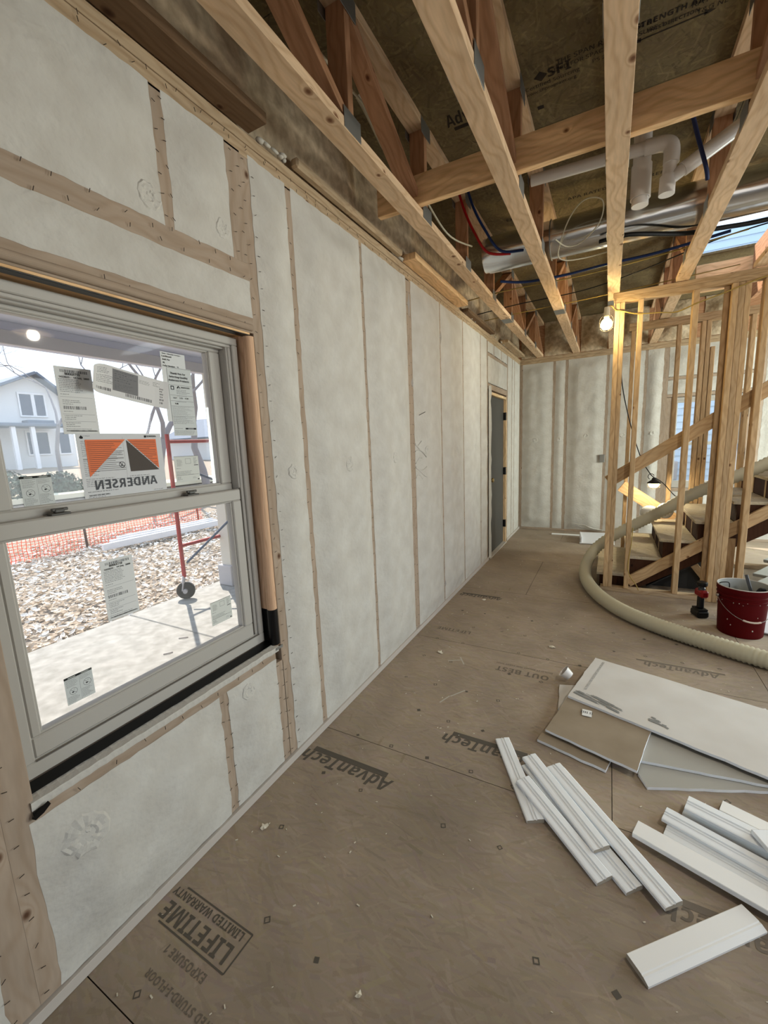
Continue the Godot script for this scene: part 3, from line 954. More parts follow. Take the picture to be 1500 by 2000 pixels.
func build_ceiling() -> void:
	var c = setting("ceiling")
	# underside of the upper subfloor; a stair opening at x 1.93 to 3.2, z -4.35 to -5.36
	var rows = [3.45, 2.1, 0.9, -0.31, -1.51, -2.72, -3.92]
	for r in rows.size() - 1:
		var js = [-0.16, 0.55 if r % 2 == 0 else 1.80, 2.95 if r % 2 == 0 else 4.1, 4.74]
		for j in 3:
			ceiling_sheet(c, js[j], js[j + 1], rows[r + 1], rows[r])
	ceiling_sheet(c, -0.16, 1.93, -5.12, -3.92)
	ceiling_sheet(c, -0.16, 1.93, -6.32, -5.12)
	ceiling_sheet(c, 1.93, 3.2, -4.35, -3.92)
	ceiling_sheet(c, 3.2, 4.74, -5.36, -3.92)
	ceiling_sheet(c, 1.93, 4.74, -6.32, -5.36)
	ceiling_sheet(c, -0.16, 2.4, -7.08, -6.32)
	ceiling_sheet(c, 2.4, 4.74, -7.08, -6.32)
	# print on the underside
	var B = Basis(Vector3(1, 0, 0), Vector3(0, 0, 1), Vector3(0, -1, 0))
	var y = 3.1288
	lettering("panel_print", "SFI", 0.052, M.ink_ceiling, Transform3D(B, Vector3(0.985, y, -2.37)), c)
	lettering("panel_print", "Certified Sourcing", 0.022, M.ink_ceiling, Transform3D(B, Vector3(0.95, y, -2.42)), c, false)
	lettering("panel_print", "www.sfiprogram.org", 0.018, M.ink_ceiling, Transform3D(B, Vector3(0.94, y, -2.455)), c, false)
	var d = begin()
	face(d, Vector3(0.875, y, -2.37), Vector3(0.905, y, -2.34), Vector3(0.935, y, -2.37), Vector3(0.905, y, -2.40), Vector3(0, -1, 0))
	face(d, Vector3(0.865, y, -2.58), Vector3(0.895, y, -2.58), Vector3(0.895, y, -2.555), Vector3(0.865, y, -2.555), Vector3(0, -1, 0))
	obj("print_emblem", d, M.ink_ceiling, c)
	lettering("panel_print", "AdvanTech", 0.085, M.ink_ceiling, Transform3D(B * Basis(Vector3(0.62, 0, 0), Vector3(0.1, 1, 0), Vector3(0, 0, 1)), Vector3(0.425, y, -2.41)), c, true, HORIZONTAL_ALIGNMENT_LEFT)
	var bar = begin()
	face(bar, Vector3(0.45, y, -2.49), Vector3(0.78, y, -2.49), Vector3(0.78, y, -2.465), Vector3(0.45, y, -2.465), Vector3(0, -1, 0))
	obj("print_bar", bar, M.ink_ceiling, c)
	lettering("panel_print", "THE SPAN RATING 24 oc", 0.026, M.ink_ceiling, Transform3D(B, Vector3(1.17, y, -2.33)), c, false)
	lettering("panel_print", "SIZED FOR SPACING EXPOSURE 1", 0.022, M.ink_ceiling, Transform3D(B, Vector3(1.17, y, -2.37)), c, false)
	lettering("panel_print", "PS 2-18", 0.022, M.ink_ceiling, Transform3D(B, Vector3(1.17, y, -2.41)), c, false)
	lettering("panel_print", "STRENGTH AXIS", 0.026, M.ink_ceiling, Transform3D(B, Vector3(1.42, y, -2.33)), c)
	lettering("panel_print", "THIS DIRECTION", 0.017, M.ink_ceiling, Transform3D(B, Vector3(1.42, y, -2.375)), c)
	var ar = begin()
	face(ar, Vector3(1.30, y, -2.408), Vector3(1.54, y, -2.408), Vector3(1.54, y, -2.402), Vector3(1.30, y, -2.402), Vector3(0, -1, 0))
	tri(ar, Vector3(1.27, y, -2.405), Vector3(1.31, y, -2.417), Vector3(1.31, y, -2.393), Vector3(0, -1, 0), Vector2.ZERO, Vector2.ZERO, Vector2.ZERO)
	tri(ar, Vector3(1.57, y, -2.405), Vector3(1.53, y, -2.417), Vector3(1.53, y, -2.393), Vector3(0, -1, 0), Vector2.ZERO, Vector2.ZERO, Vector2.ZERO)
	obj("print_arrow", ar, M.ink_ceiling, c)
	lettering("panel_print", "RATED STURD-I-FLOOR", 0.026, M.ink_ceiling, Transform3D(B, Vector3(1.66, y, -2.34)), c, false)
	lettering("panel_print", "T&G NET WIDTH 47-1/2", 0.022, M.ink_ceiling, Transform3D(B, Vector3(1.66, y, -2.385)), c, false)
	lettering("panel_print", "EXPOSURE 1", 0.035, M.ink_ceiling, Transform3D(B, Vector3(0.62, y, -3.62)), c)
	lettering("panel_print", "24 oc", 0.030, M.ink_ceiling, Transform3D(B, Vector3(0.60, y, -3.67)), c)
	lettering("panel_print", "APA RATED", 0.035, M.ink_ceiling, Transform3D(B, Vector3(1.05, y, -3.56)), c)
	lettering("panel_print", "STRENGTH AXIS", 0.035, M.ink_ceiling, Transform3D(B, Vector3(1.55, y, -3.56)), c)
	# pillows of insulation between the truss ends over the far wall
	for q in [[0.02, 0.23], [0.35, 0.73], [0.84, 1.18], [1.30, 1.66], [1.78, 2.14], [2.26, 2.62]]:
		pillow(c, Vector3(0, 0, FAR_Z + 0.02), Vector3(1, 0, 0), Vector3(0, 0, 1), q[0], q[1], 2.645, 3.125, 0.06, M.rim_insulation)
	one_box("rim_board", Vector3(-0.144, 2.641, FAR_Z - 0.144), Vector3(4.6, 3.128, FAR_Z + 0.012), M.fir_red, c, 0)
	one_box("rim_board", Vector3(-0.144, 2.641, -6.90), Vector3(-0.03, 3.128, 3.45), M.rim_insulation, c, 2)
	# header of the stair opening, pale new wood
	one_box("stair_header", Vector3(1.94, 2.80, -5.405), Vector3(3.2, 3.05, -5.365), M.fir_orange, c, 0)
	one_box("stair_trimmer", Vector3(2.37, 2.66, -5.36), Vector3(2.41, 3.128, -4.35), M.fir_red, c, 2)

func ceiling_sheet(c: Node, x0: float, x1: float, z0: float, z1: float) -> void:
	var s = begin()
	var g = 0.0015
	bx(s, Vector3(x0 + g, 3.13, z0 + g), Vector3(x1 - g, 3.15, z1 - g), 0, 0.001)
	obj("subfloor_panel", s, M.ceiling_board, c)

# ---------------------------------------------------------------- windows and door
# a frame of four bars in the plane x = const: outer and inner rectangles in (z, y)
func ring_x(s: SurfaceTool, x0: float, x1: float, zo: Vector2, yo: Vector2, zi: Vector2, yi: Vector2, b := 0.003) -> void:
	bx(s, Vector3(x0, yo.x, zo.x), Vector3(x1, yi.x, zo.y), 2, b)
	bx(s, Vector3(x0, yi.y, zo.x), Vector3(x1, yo.y, zo.y), 2, b)
	bx(s, Vector3(x0, yi.x, zo.x), Vector3(x1, yi.y, zi.x), 1, b)
	bx(s, Vector3(x0, yi.x, zi.y), Vector3(x1, yi.y, zo.y), 1, b)

func ring_z(s: SurfaceTool, z0: float, z1: float, xo: Vector2, yo: Vector2, xi: Vector2, yi: Vector2, b := 0.003) -> void:
	bx(s, Vector3(xo.x, yo.x, z0), Vector3(xo.y, yi.x, z1), 0, b)
	bx(s, Vector3(xo.x, yi.y, z0), Vector3(xo.y, yo.y, z1), 0, b)
	bx(s, Vector3(xo.x, yi.x, z0), Vector3(xi.x, yi.y, z1), 1, b)
	bx(s, Vector3(xi.y, yi.x, z0), Vector3(xo.y, yi.y, z1), 1, b)

func build_window_one() -> void:
	var w = setting("window_1")
	# rough opening jambs of pink wood, dark gap at the head
	var j = begin()
	bx(j, Vector3(-0.145, 0.60, -1.300), Vector3(-0.034, 1.915, -1.276), 1, 0.006)
	obj("window_jamb", j, M.jamb_pink, w)
	var j3 = begin()
	tube(j3, PackedVector3Array([Vector3(-0.020, 0.60, -1.286), Vector3(-0.020, 1.900, -1.288)]), 0.021, 18)
	obj("jamb_nose", j3, M.jamb_pink, w)
	one_box("window_jamb", Vector3(-0.145, 0.60, -0.372), Vector3(-0.004, 1.915, -0.356), M.netting_plain, w, 1)
	one_box("window_jamb", Vector3(-0.145, 1.905, -1.284), Vector3(-0.004, 1.918, -0.372), M.fir_orange, w, 2)
	# rolled foam at the head and the wood strip under it
	var hd = begin()
	tube(hd, PackedVector3Array([Vector3(0.002, 1.930, -0.33), Vector3(0.003, 1.932, -0.8), Vector3(0.001, 1.930, -1.29)]), 0.013, 10)
	obj("head_roll", hd, M.netted_wood, w)
	one_box("head_strip", Vector3(-0.034, 1.900, -1.284), Vector3(-0.003, 1.9045, -0.372), M.flashing_tape, w, 2)  # black strip along the front of the head's underside
	var f = begin()
	ring_x(f, -0.150, -0.058, Vector2(-1.264, -0.392), Vector2(0.617, 1.895), Vector2(-1.236, -0.418), Vector2(0.660, 1.866), 0.003)
	obj("frame", f, M.vinyl, w)
	var f2 = begin()
	ring_x(f2, -0.150, -0.068, Vector2(-1.237, -0.417), Vector2(0.650, 1.872), Vector2(-1.222, -0.428), Vector2(0.664, 1.856), 0.002)
	ring_x(f2, -0.150, -0.084, Vector2(-1.224, -0.426), Vector2(0.655, 1.860), Vector2(-1.213, -0.437), Vector2(0.670, 1.850), 0.002)
	obj("frame_stop", f2, M.vinyl, w)
	# upper sash, outer track
	var us = begin()
	ring_x(us, -0.146, -0.106, Vector2(-1.214, -0.436), Vector2(1.282, 1.852), Vector2(-1.160, -0.486), Vector2(1.328, 1.838), 0.004)
	ring_x(us, -0.140, -0.113, Vector2(-1.172, -0.474), Vector2(1.316, 1.846), Vector2(-1.155, -0.491), Vector2(1.333, 1.833), 0.002)
	var uso = obj("upper_sash", us, M.vinyl, w)
	one_box("pane", Vector3(-0.127, 1.326, -1.162), Vector3(-0.123, 1.840, -0.484), M.glass, uso, 1, 0.0)
	# lower sash, inner track
	var ls = begin()
	ring_x(ls, -0.104, -0.064, Vector2(-1.213, -0.420), Vector2(0.664, 1.303), Vector2(-1.168, -0.443), Vector2(0.722, 1.258), 0.004)
	ring_x(ls, -0.098, -0.071, Vector2(-1.178, -0.433), Vector2(0.712, 1.268), Vector2(-1.161, -0.449), Vector2(0.728, 1.253), 0.002)
	var lso = obj("lower_sash", ls, M.vinyl, w)
	one_box("pane", Vector3(-0.089, 0.722, -1.166), Vector3(-0.085, 1.258, -0.445), M.glass, lso, 1, 0.0)
	# joint lines of the sill and side tracks
	one_box("joint_line", Vector3(-0.060, 0.6585, -1.235), Vector3(-0.0565, 0.6615, -0.42), M.vinyl_line, w, 2, 0.0)
	one_box("side_track", Vector3(-0.105, 1.306, -1.226), Vector3(-0.072, 1.862, -1.2145), M.vinyl, w, 1, 0.002)
	# sash locks on the meeting rail
	for z in [-0.578, -1.000]:
		var k = begin()
		bx(k, Vector3(-0.099, 1.303, z - 0.024), Vector3(-0.070, 1.309, z + 0.024), 2, 0.002)
		bx(k, Vector3(-0.092, 1.309, z - 0.012), Vector3(-0.076, 1.320, z + 0.012), 2, 0.004)
		bx(k, Vector3(-0.088, 1.314, z - 0.022), Vector3(-0.078, 1.322, z + 0.018), 2, 0.003)
		obj("sash_lock", k, M.lock_grey, w)
	# black flashing tape along the sill and up the corner
	var t = thing("flashing_tape", "black flashing tape along the sill of the big window and up its corner", "tape", Vector3(0, 0, 0))
	# netting turned over the sill's edge
	var lip = begin()
	for i in 40:
		var la = lerpf(-0.372, -1.282, float(i) / 40)
		var lb = lerpf(-0.372, -1.282, float(i + 1) / 40)
		var wa = 0.004 * noise.get_noise_1d(i * 2.1 + 90)
		var wb = 0.004 * noise.get_noise_1d((i + 1) * 2.1 + 90)
		face(lip, Vector3(-0.036 + wa, 0.6065, la), Vector3(-0.036 + wb, 0.6065, lb), Vector3(0.006, 0.598 + wb, lb), Vector3(0.006, 0.598 + wa, la), Vector3(0, 1, 0))
		face(lip, Vector3(0.006, 0.598 + wa, la), Vector3(0.006, 0.598 + wb, lb), Vector3(0.003, 0.574 + wb, lb), Vector3(0.003, 0.574 + wa, la), Vector3(1, 0, 0))
	obj("sill_netting", lip, M.netting, get_node("window_1"))
	var s = begin()
	var n = 40
	for i in n:
		var z0 = lerpf(-0.372, -1.282, float(i) / n)
		var z1 = lerpf(-0.372, -1.282, float(i + 1) / n)
		var q0 = 0.010 + 0.006 * noise.get_noise_1d(i * 1.7)
		var q1 = 0.010 + 0.006 * noise.get_noise_1d((i + 1) * 1.7)
		face(s, Vector3(-0.056, 0.616, z0), Vector3(-0.056, 0.616, z1), Vector3(-0.024 + q1 * 0.6, 0.6065, z1), Vector3(-0.024 + q0 * 0.6, 0.6065, z0), Vector3(0, 1, 0))
	obj("sill_strip", s, M.flashing_tape, t)
	var c = begin()
	tube(c, PackedVector3Array([Vector3(-0.020, 0.602, -1.286), Vector3(-0.020, 0.765, -1.2865)]), 0.0222, 18)
	bx(c, Vector3(-0.13, 0.602, -1.290), Vector3(-0.030, 0.765, -1.2745), 1, 0.003)
	obj("corner_strip", c, M.flashing_tape, t)
	var patch = begin()
	var pp = [Vector3(0.010, 0.561, -0.366), Vector3(0.011, 0.575, -0.384), Vector3(0.012, 0.583, -0.404), Vector3(0.012, 0.570, -0.409), Vector3(0.011, 0.557, -0.392), Vector3(0.010, 0.551, -0.374)]
	for i in [1, 2, 3, 4]:
		tri(patch, pp[0], pp[i], pp[i + 1], Vector3(1, 0, 0), Vector2.ZERO, Vector2.ZERO, Vector2.ZERO)
	bx(patch, Vector3(0.004, 0.560, -0.40), Vector3(0.0095, 0.574, -0.372), 2, 0.001)
	var pb = obj("tape_scrap", patch, M.flashing_tape)
	tag(pb, "torn scrap of black tape on netting below left end of the big window", "tape")
	var pc = one_box("tape_scrap", Vector3(0.004, 0.583, -1.305), Vector3(0.0075, 0.596, -1.262), M.steel_plate, null, 2)
	tag(pc, "small grey scrap of tape on the wall just under the window's right corner", "tape")

func build_window_two() -> void:
	var w = setting("window_2")
	var z0 = FAR_Z - 0.12
	var z1 = FAR_Z - 0.04
	for q in [[1.975, 1.99], [2.79, 2.805]]:
		one_box("window_jamb", Vector3(q[0], 0.69, FAR_Z - 0.145), Vector3(q[1], 1.915, FAR_Z + 0.004), M.netted_wood, w, 1)
	var f = begin()
	ring_z(f, z0, z1, Vector2(1.992, 2.788), Vector2(0.692, 1.91), Vector2(2.02, 2.76), Vector2(0.745, 1.872))
	obj("frame", f, M.vinyl, w)
	var u = begin()
	ring_z(u, FAR_Z - 0.115, FAR_Z - 0.085, Vector2(2.018, 2.762), Vector2(1.27, 1.875), Vector2(2.055, 2.725), Vector2(1.31, 1.84))
	var uo = obj("upper_sash", u, M.vinyl, w)
	one_box("pane", Vector3(2.05, 1.305, FAR_Z - 0.102), Vector3(2.73, 1.845, FAR_Z - 0.098), M.glass, uo, 1, 0.0)
	var l = begin()
	ring_z(l, FAR_Z - 0.083, FAR_Z - 0.05, Vector2(2.018, 2.762), Vector2(0.742, 1.31), Vector2(2.055, 2.725), Vector2(0.79, 1.27))
	var lo = obj("lower_sash", l, M.vinyl, w)
	one_box("pane", Vector3(2.05, 0.785, FAR_Z - 0.068), Vector3(2.73, 1.275, FAR_Z - 0.064), M.glass, lo, 1, 0.0)

func build_door() -> void:
	var d = setting("door_1")
	# slab set back in the wall, hinges on the far side
	one_box("slab", Vector3(-0.075, 0.012, -5.905), Vector3(-0.031, 1.978, -5.03), M.door_grey, d, 1, 0.003)
	var f = begin()
	bx(f, Vector3(-0.144, 0.0, -5.030), Vector3(0.006, 2.012, -5.002), 1, 0.002)
	bx(f, Vector3(-0.144, 0.0, -5.932), Vector3(0.006, 2.012, -5.906), 1, 0.002)
	bx(f, Vector3(-0.144, 1.98, -5.932), Vector3(0.006, 2.012, -5.002), 2, 0.002)
	obj("frame", f, M.pine_pale, d)
	one_box("threshold", Vector3(-0.144, 0.0, -5.93), Vector3(0.02, 0.012, -5.0), M.netting_plain, d, 2)
	for y in [0.28, 1.02, 1.76]:
		var h = begin()
		bx(h, Vector3(-0.034, y - 0.05, -5.92), Vector3(0.004, y + 0.05, -5.885), 1, 0.002)
		tube(h, PackedVector3Array([Vector3(0.002, y - 0.052, -5.905), Vector3(0.002, y + 0.052, -5.905)]), 0.007, 8)
		obj("hinge", h, M.hinge_black, d)
	var k = begin()
	lathe(k, [Vector2(0.0, 0.0), Vector2(0.032, 0.0), Vector2(0.032, 0.006), Vector2(0.012, 0.012), Vector2(0.011, 0.028), Vector2(0.024, 0.036), Vector2(0.028, 0.05), Vector2(0.022, 0.062), Vector2(0.0, 0.065)], Transform3D(Basis(Vector3(0, 1, 0), Vector3(1, 0, 0), Vector3(0, 0, -1)), Vector3(-0.031, 0.965, -5.105)), 20)
	obj("knob", k, M.brass, d)
	# crumpled netting hanging over the near side of the frame
	var s = begin()
	for i in 24:
		var y0 = 0.03 + i * 0.085
		var y1 = y0 + 0.085
		var z0 = -4.985 - 0.018 * noise.get_noise_1d(i * 2.3)
		var z1 = -4.985 - 0.018 * noise.get_noise_1d((i + 1) * 2.3)
		var o0 = 0.018 + 0.012 * noise.get_noise_1d(i * 3.1 + 40)
		var o1 = 0.018 + 0.012 * noise.get_noise_1d((i + 1) * 3.1 + 40)
		face(s, Vector3(0.012, y0, -4.94), Vector3(0.012, y1, -4.94), Vector3(o1 + 0.012, y1, z1), Vector3(o0 + 0.012, y0, z0), Vector3(1, 0, 0))
		face(s, Vector3(o0 + 0.012, y0, z0), Vector3(o1 + 0.012, y1, z1), Vector3(-0.02, y1, z1 - 0.025), Vector3(-0.02, y0, z0 - 0.025), Vector3(1, 0, -1))
	obj("netting_flap", s, M.netting, d)

# ---------------------------------------------------------------- trusses and what hangs among them
func truss(x: float, z0: float, z1: float, label: String) -> void:
	var t = thing("floor_truss", label, "truss", Vector3(x, WALL_H, z0), "open-web floor trusses under the upper subfloor")
	var hw = 0.0445
	var lo = Vector3(-hw, 0.001, z1 - z0)
	one_box("bottom_chord", lo, Vector3(hw, 0.039, 0), M.pine, t, 2)
	one_box("top_chord", Vector3(-hw, 0.449, z1 - z0), Vector3(hw, 0.489, 0), M.pine, t, 2)
	var node = -2.34 + 0.76 * 7
	var k = 0
	var pm = begin()
	cbox(pm, Vector3(0.002, 0.072, 0.12), Transform3D.IDENTITY, 0.0003)
	var plate_mesh = pm.commit()
	while node > z1 + 0.1:
		var zn = node - z0
		var idx = int(round((-2.34 - node) / 0.76))
		if node < z0 - 0.05:
			one_box("web", Vector3(-hw + 0.003, 0.039, zn - 0.019), Vector3(hw - 0.003, 0.449, zn + 0.019), M.fir_red, t, 1)
			for sd in [-1.0, 1.0]:
				for py in [0.040, 0.447]:
					obj("connector_plate", plate_mesh, M.steel_plate, t).position = Vector3(sd * (hw + 0.0012), py, zn)
		# a diagonal in the panel that follows, but for the two panels of the chase
		if idx != 0 and idx != 1 and node - 0.76 > z1 and node < z0:
			var up = idx % 2 == 0
			var za = zn - 0.03
			var zb = zn - 0.73
			var a = Vector3(0, 0.055 if up else 0.435, za)
			var b = Vector3(0, 0.435 if up else 0.055, zb)
			if idx < 0:
				a = Vector3(0, 0.435, za)
				b = Vector3(0, 0.055, zb)
			one_board("web", a, b, Vector3(1, 0, 0), 0.083, 0.037, M.fir_red, t)
		node -= 0.76
		k += 1
	if z1 < -6.0:
		# the chord is spliced with a plate on its underside
		one_box("splice_plate", Vector3(-hw, -0.0015, -4.66 - z0), Vector3(hw, 0.0005, -4.50 - z0), M.steel_plate, t, 2, 0.0003)

func build_trusses() -> void:
	truss(0.29, 3.2, -6.90, "pale wood floor truss nearest the netted wall, its chord ending over the far corner")
	truss(0.785, 3.2, -6.90, "floor truss second from the netted wall, crossing over the left end of the silver duct")
	truss(1.24, 3.2, -6.90, "floor truss whose chord runs straight to the glowing bulb on the framing post")
	truss(1.72, 3.2, -6.90, "floor truss at the right that meets the framing's top plate by the stair opening")
	truss(2.20, 3.2, -4.30, "floor truss at the right edge, trimmed off at the stair opening")
	var s = begin()
	bx(s, Vector3(0.09, 2.684, -2.262), Vector3(2.9, 2.824, -2.224), 0, 0.002)
	tag(obj("strongback_board", s, M.fir_orange), "orange-brown plank running crosswise through the trusses above the white pipe", "plank")

func build_above_plate() -> void:
	# insulation in the rim over the left wall's plate
	var c = get_node("ceiling")
	pillow(c, Vector3(-0.03, 0, 0), Vector3(0, 0, -1), Vector3(1, 0, 0), -3.2, 0.0, 2.642, 3.125, 0.03, M.rim_insulation)
	pillow(c, Vector3(-0.03, 0, 0), Vector3(0, 0, -1), Vector3(1, 0, 0), 0.0, 2.22, 2.642, 3.125, 0.03, M.rim_insulation)
	pillow(c, Vector3(-0.03, 0, 0), Vector3(0, 0, -1), Vector3(1, 0, 0), 2.25, 3.9, 2.642, 3.125, 0.04, M.rim_insulation)
	pillow(c, Vector3(-0.03, 0, 0), Vector3(0, 0, -1), Vector3(1, 0, 0), 3.92, 6.88, 2.642, 3.125, 0.05, M.rim_insulation)
	var s = begin()
	bx(s, Vector3(0.002, 2.642, -1.362), Vector3(0.098, 2.680, 2.6), 2, 0.003)
	tag(obj("nailer_board", s, M.old_brown), "weathered dark brown board lying on the wall plate above the big window", "board", "boards on the wall's top plate")
	s = begin()
	bx(s, Vector3(0.002, 2.642, -2.64), Vector3(0.044, 2.682, -1.60), 2, 0.010)
	tag(obj("nailer_board", s, M.plate_dusty), "narrow tan rounded board on the plate, second along from the window", "board", "boards on the wall's top plate")
	s = begin()
	bx(s, Vector3(0.002, 2.642, -3.86), Vector3(0.10, 2.682, -2.71), 2, 0.002)
	tag(obj("nailer_board", s, M.fir_orange), "flat tan board with a dark sawn end on the plate, third along from the window", "board", "boards on the wall's top plate")
	s = begin()
	bx(s, Vector3(0.002, 2.642, -5.05), Vector3(0.055, 2.672, -4.02), 2, 0.002)
	tag(obj("nailer_board", s, M.old_brown), "thin brown board with foam blobs on the plate just before the grey door", "board", "boards on the wall's top plate")
	s = begin()
	bx(s, Vector3(0.002, 2.642, -6.70), Vector3(0.10, 2.676, -5.55), 2, 0.002)
	tag(obj("nailer_board", s, M.plate_dusty), "last pale board on the plate, above the grey door by the far corner", "board", "boards on the wall's top plate")
	# blobs of spray foam squeezed out along the plate
	var f = begin()
	var r := RandomNumberGenerator.new()
	r.seed = 9
	for i in 40:
		var z = -1.38 - r.randf() * 0.2 if i < 8 else (-2.66 - r.randf() * 0.06 if i < 12 else -3.9 - r.randf() * 2.6)
		sphere(f, Vector3(0.002 + r.randf() * 0.02, 2.643 + r.randf() * 0.012, z), Vector3(r.randf_range(0.006, 0.014), r.randf_range(0.004, 0.010), r.randf_range(0.012, 0.040)), 6)
	obj("spray_foam", f, M.plaster_splash, c, true)

func wire(called: String, pts: Array, r: float, m: Material, label: String, category := "cable", group := "", step := 8) -> MeshInstance3D:
	var s = begin()
	tube(s, spline(pts, step), r, 7)
	var o = obj(called, s, m)
	tag(o, label, category, group)
	return o

func build_services() -> void:
	# round duct across the trusses
	var d = thing("round_duct", "shiny round sheet-metal duct running crosswise above the truss chords", "duct", Vector3(0.37, 2.832, -3.43))
	var r = 0.122
	var xs = [0.0, 0.03, 0.032, 0.9, 0.902, 0.918, 0.92, 1.78, 1.782, 1.798, 1.8, 4.1]
	var rr = [-0.006, -0.006, 0.0, 0.0, 0.003, 0.003, 0.0, 0.0, 0.003, 0.003, 0.0, 0.0]
	var pts = PackedVector3Array()
	var rad = PackedFloat32Array()
	for i in xs.size():
		pts.append(Vector3(xs[i], 0, 0))
		rad.append(r + rr[i])
	var s = begin()
	tube(s, pts, r, 40, rad, false)
	obj("pipe_shell", s, M.galvanized, d)
	s = begin()
	tube(s, PackedVector3Array([Vector3(0.001, 0, 0), Vector3(0.002, 0, 0)]), r - 0.008, 40)
	obj("end_cap", s, M.galvanized, d)
	s = begin()
	bx(s, Vector3(0.0, -0.012, -0.126), Vector3(4.1, -0.002, -0.121), 0, 0.001)
	obj("seam", s, M.galvanized, d)
	for x in [0.47, 1.40]:
		var loop = []
		for k in 17:
			var a = TAU * k / 16
			loop.append(Vector3(x, cos(a) * (r + 0.004), sin(a) * (r + 0.004)))
		var hp = begin()
		tube(hp, PackedVector3Array(loop), 0.004, 6)
		obj("hanger_strap", hp, M.steel_plate, d)
	# white drain pipes
	var p = thing("drain_pipe", "white plastic drain pipes with an elbow hanging between the trusses", "pipe", Vector3(1.33, 2.9, -2.82))
	var O = Vector3(-1.33, -2.9, 2.82)
	s = begin()
	tube(s, PackedVector3Array([O + Vector3(0.80, 2.925, -2.80), O + Vector3(1.38, 2.908, -2.80)]), 0.030, 20)
	obj("cross_pipe", s, M.pvc, p)
	s = begin()
	tube(s, spline([O + Vector3(1.36, 2.908, -2.80), O + Vector3(1.44, 2.902, -2.80), O + Vector3(1.475, 2.875, -2.80), O + Vector3(1.478, 2.80, -2.80)], 6), 0.036, 20)
	obj("elbow", s, M.pvc, p)
	s = begin()
	tube(s, PackedVector3Array([O + Vector3(1.475, 2.82, -2.80), O + Vector3(1.468, 2.70, -2.80)]), 0.030, 20)
	tube(s, PackedVector3Array([O + Vector3(1.468, 2.745, -2.80), O + Vector3(1.466, 2.66, -2.80)]), 0.036, 20)
	obj("drop_pipe", s, M.pvc, p)
	s = begin()
	tube(s, PackedVector3Array([O + Vector3(1.47, 2.725, -2.80), O + Vector3(1.60, 2.80, -2.81)]), 0.029, 20)
	tube(s, PackedVector3Array([O + Vector3(1.53, 2.76, -2.805), O + Vector3(1.82, 2.925, -2.83)]), 0.034, 20)
	obj("branch_pipe", s, M.pvc, p)
	s = begin()
	tube(s, PackedVector3Array([O + Vector3(1.352, 3.128, -2.86), O + Vector3(1.352, 2.70, -2.86)]), 0.042, 24)
	tube(s, PackedVector3Array([O + Vector3(1.352, 2.86, -2.86), O + Vector3(1.352, 2.70, -2.86)]), 0.048, 24)
	tube(s, PackedVector3Array([O + Vector3(1.352, 2.735, -2.86), O + Vector3(1.352, 2.665, -2.86)]), 0.040, 24)
	obj("stack_pipe", s, M.pvc, p)
	# red and blue water pipes
	wire("water_pipe", [Vector3(0.30, 3.12, -2.98), Vector3(0.34, 2.98, -3.0), Vector3(0.40, 2.84, -3.02), Vector3(0.48, 2.71, -3.06), Vector3(0.62, 2.69, -3.12)], 0.0085, M.pex_red, "red water pipe bending down beside the left end of the duct", "pipe")
	wire("water_pipe", [Vector3(0.355, 3.12, -3.0), Vector3(0.40, 2.98, -3.02), Vector3(0.47, 2.84, -3.04), Vector3(0.56, 2.71, -3.08), Vector3(0.70, 2.70, -3.14)], 0.0085, M.pex_blue, "blue water pipe bending down beside the left end of the duct", "pipe")
	wire("water_pipe", [Vector3(0.44, 2.70, -3.62), Vector3(0.62, 2.69, -3.72), Vector3(0.90, 2.70, -3.78), Vector3(1.20, 2.72, -3.80), Vector3(1.52, 2.72, -3.78), Vector3(1.9, 2.73, -3.7)], 0.010, M.pex_blue, "dark blue pipe running crosswise low behind the silver duct", "pipe")
	wire("hang_strap", [Vector3(1.515, 2.80, -2.27), Vector3(1.52, 2.86, -2.50), Vector3(1.55, 2.80, -2.58), Vector3(1.60, 2.66, -2.62), Vector3(1.615, 2.62, -2.66)], 0.009, M.strap_blue, "dark blue strap hanging down beside the angled white pipe", "strap")
	wire("black_hose", [Vector3(1.15, 2.70, -3.30), Vector3(1.32, 2.685, -3.26), Vector3(1.62, 2.685, -3.44), Vector3(1.82, 2.69, -3.50), Vector3(2.05, 2.69, -3.53), Vector3(2.5, 2.70, -3.5)], 0.014, M.black_rubber, "thick black line slung under the silver duct towards the right edge", "hose")
	# thin cables across the chords
	wire("cable", [Vector3(0.05, 2.69, -3.9), Vector3(0.45, 2.70, -3.86), Vector3(1.0, 2.69, -3.84), Vector3(1.45, 2.70, -3.80), Vector3(2.0, 2.73, -3.74)], 0.0045, M.cable_yellow, "yellow cable strung across the chords just behind the duct", "cable", "cables across the trusses")
	wire("cable", [Vector3(0.05, 2.69, -4.35), Vector3(0.45, 2.70, -4.30), Vector3(1.0, 2.69, -4.22), Vector3(1.40, 2.70, -4.05), Vector3(1.85, 2.73, -3.80), Vector3(2.2, 2.74, -3.7)], 0.0045, M.cable_black, "black cable strung across the chords in front of the framing", "cable", "cables across the trusses")
	wire("cable", [Vector3(0.05, 2.69, -4.62), Vector3(0.5, 2.70, -4.58), Vector3(1.0, 2.69, -4.50), Vector3(1.5, 2.70, -4.46), Vector3(2.1, 2.72, -4.42)], 0.004, M.cable_yellow, "thin tan cable, the farthest of those strung across the chords", "cable", "cables across the trusses")
	wire("cable", [Vector3(0.25, 2.96, -0.9), Vector3(0.22, 2.95, -1.5), Vector3(0.22, 2.98, -2.0), Vector3(0.27, 2.86, -2.35), Vector3(0.32, 2.73, -2.7), Vector3(0.36, 2.79, -3.1)], 0.0055, M.cable_white, "long white cable slung beside the truss nearest the netted wall")
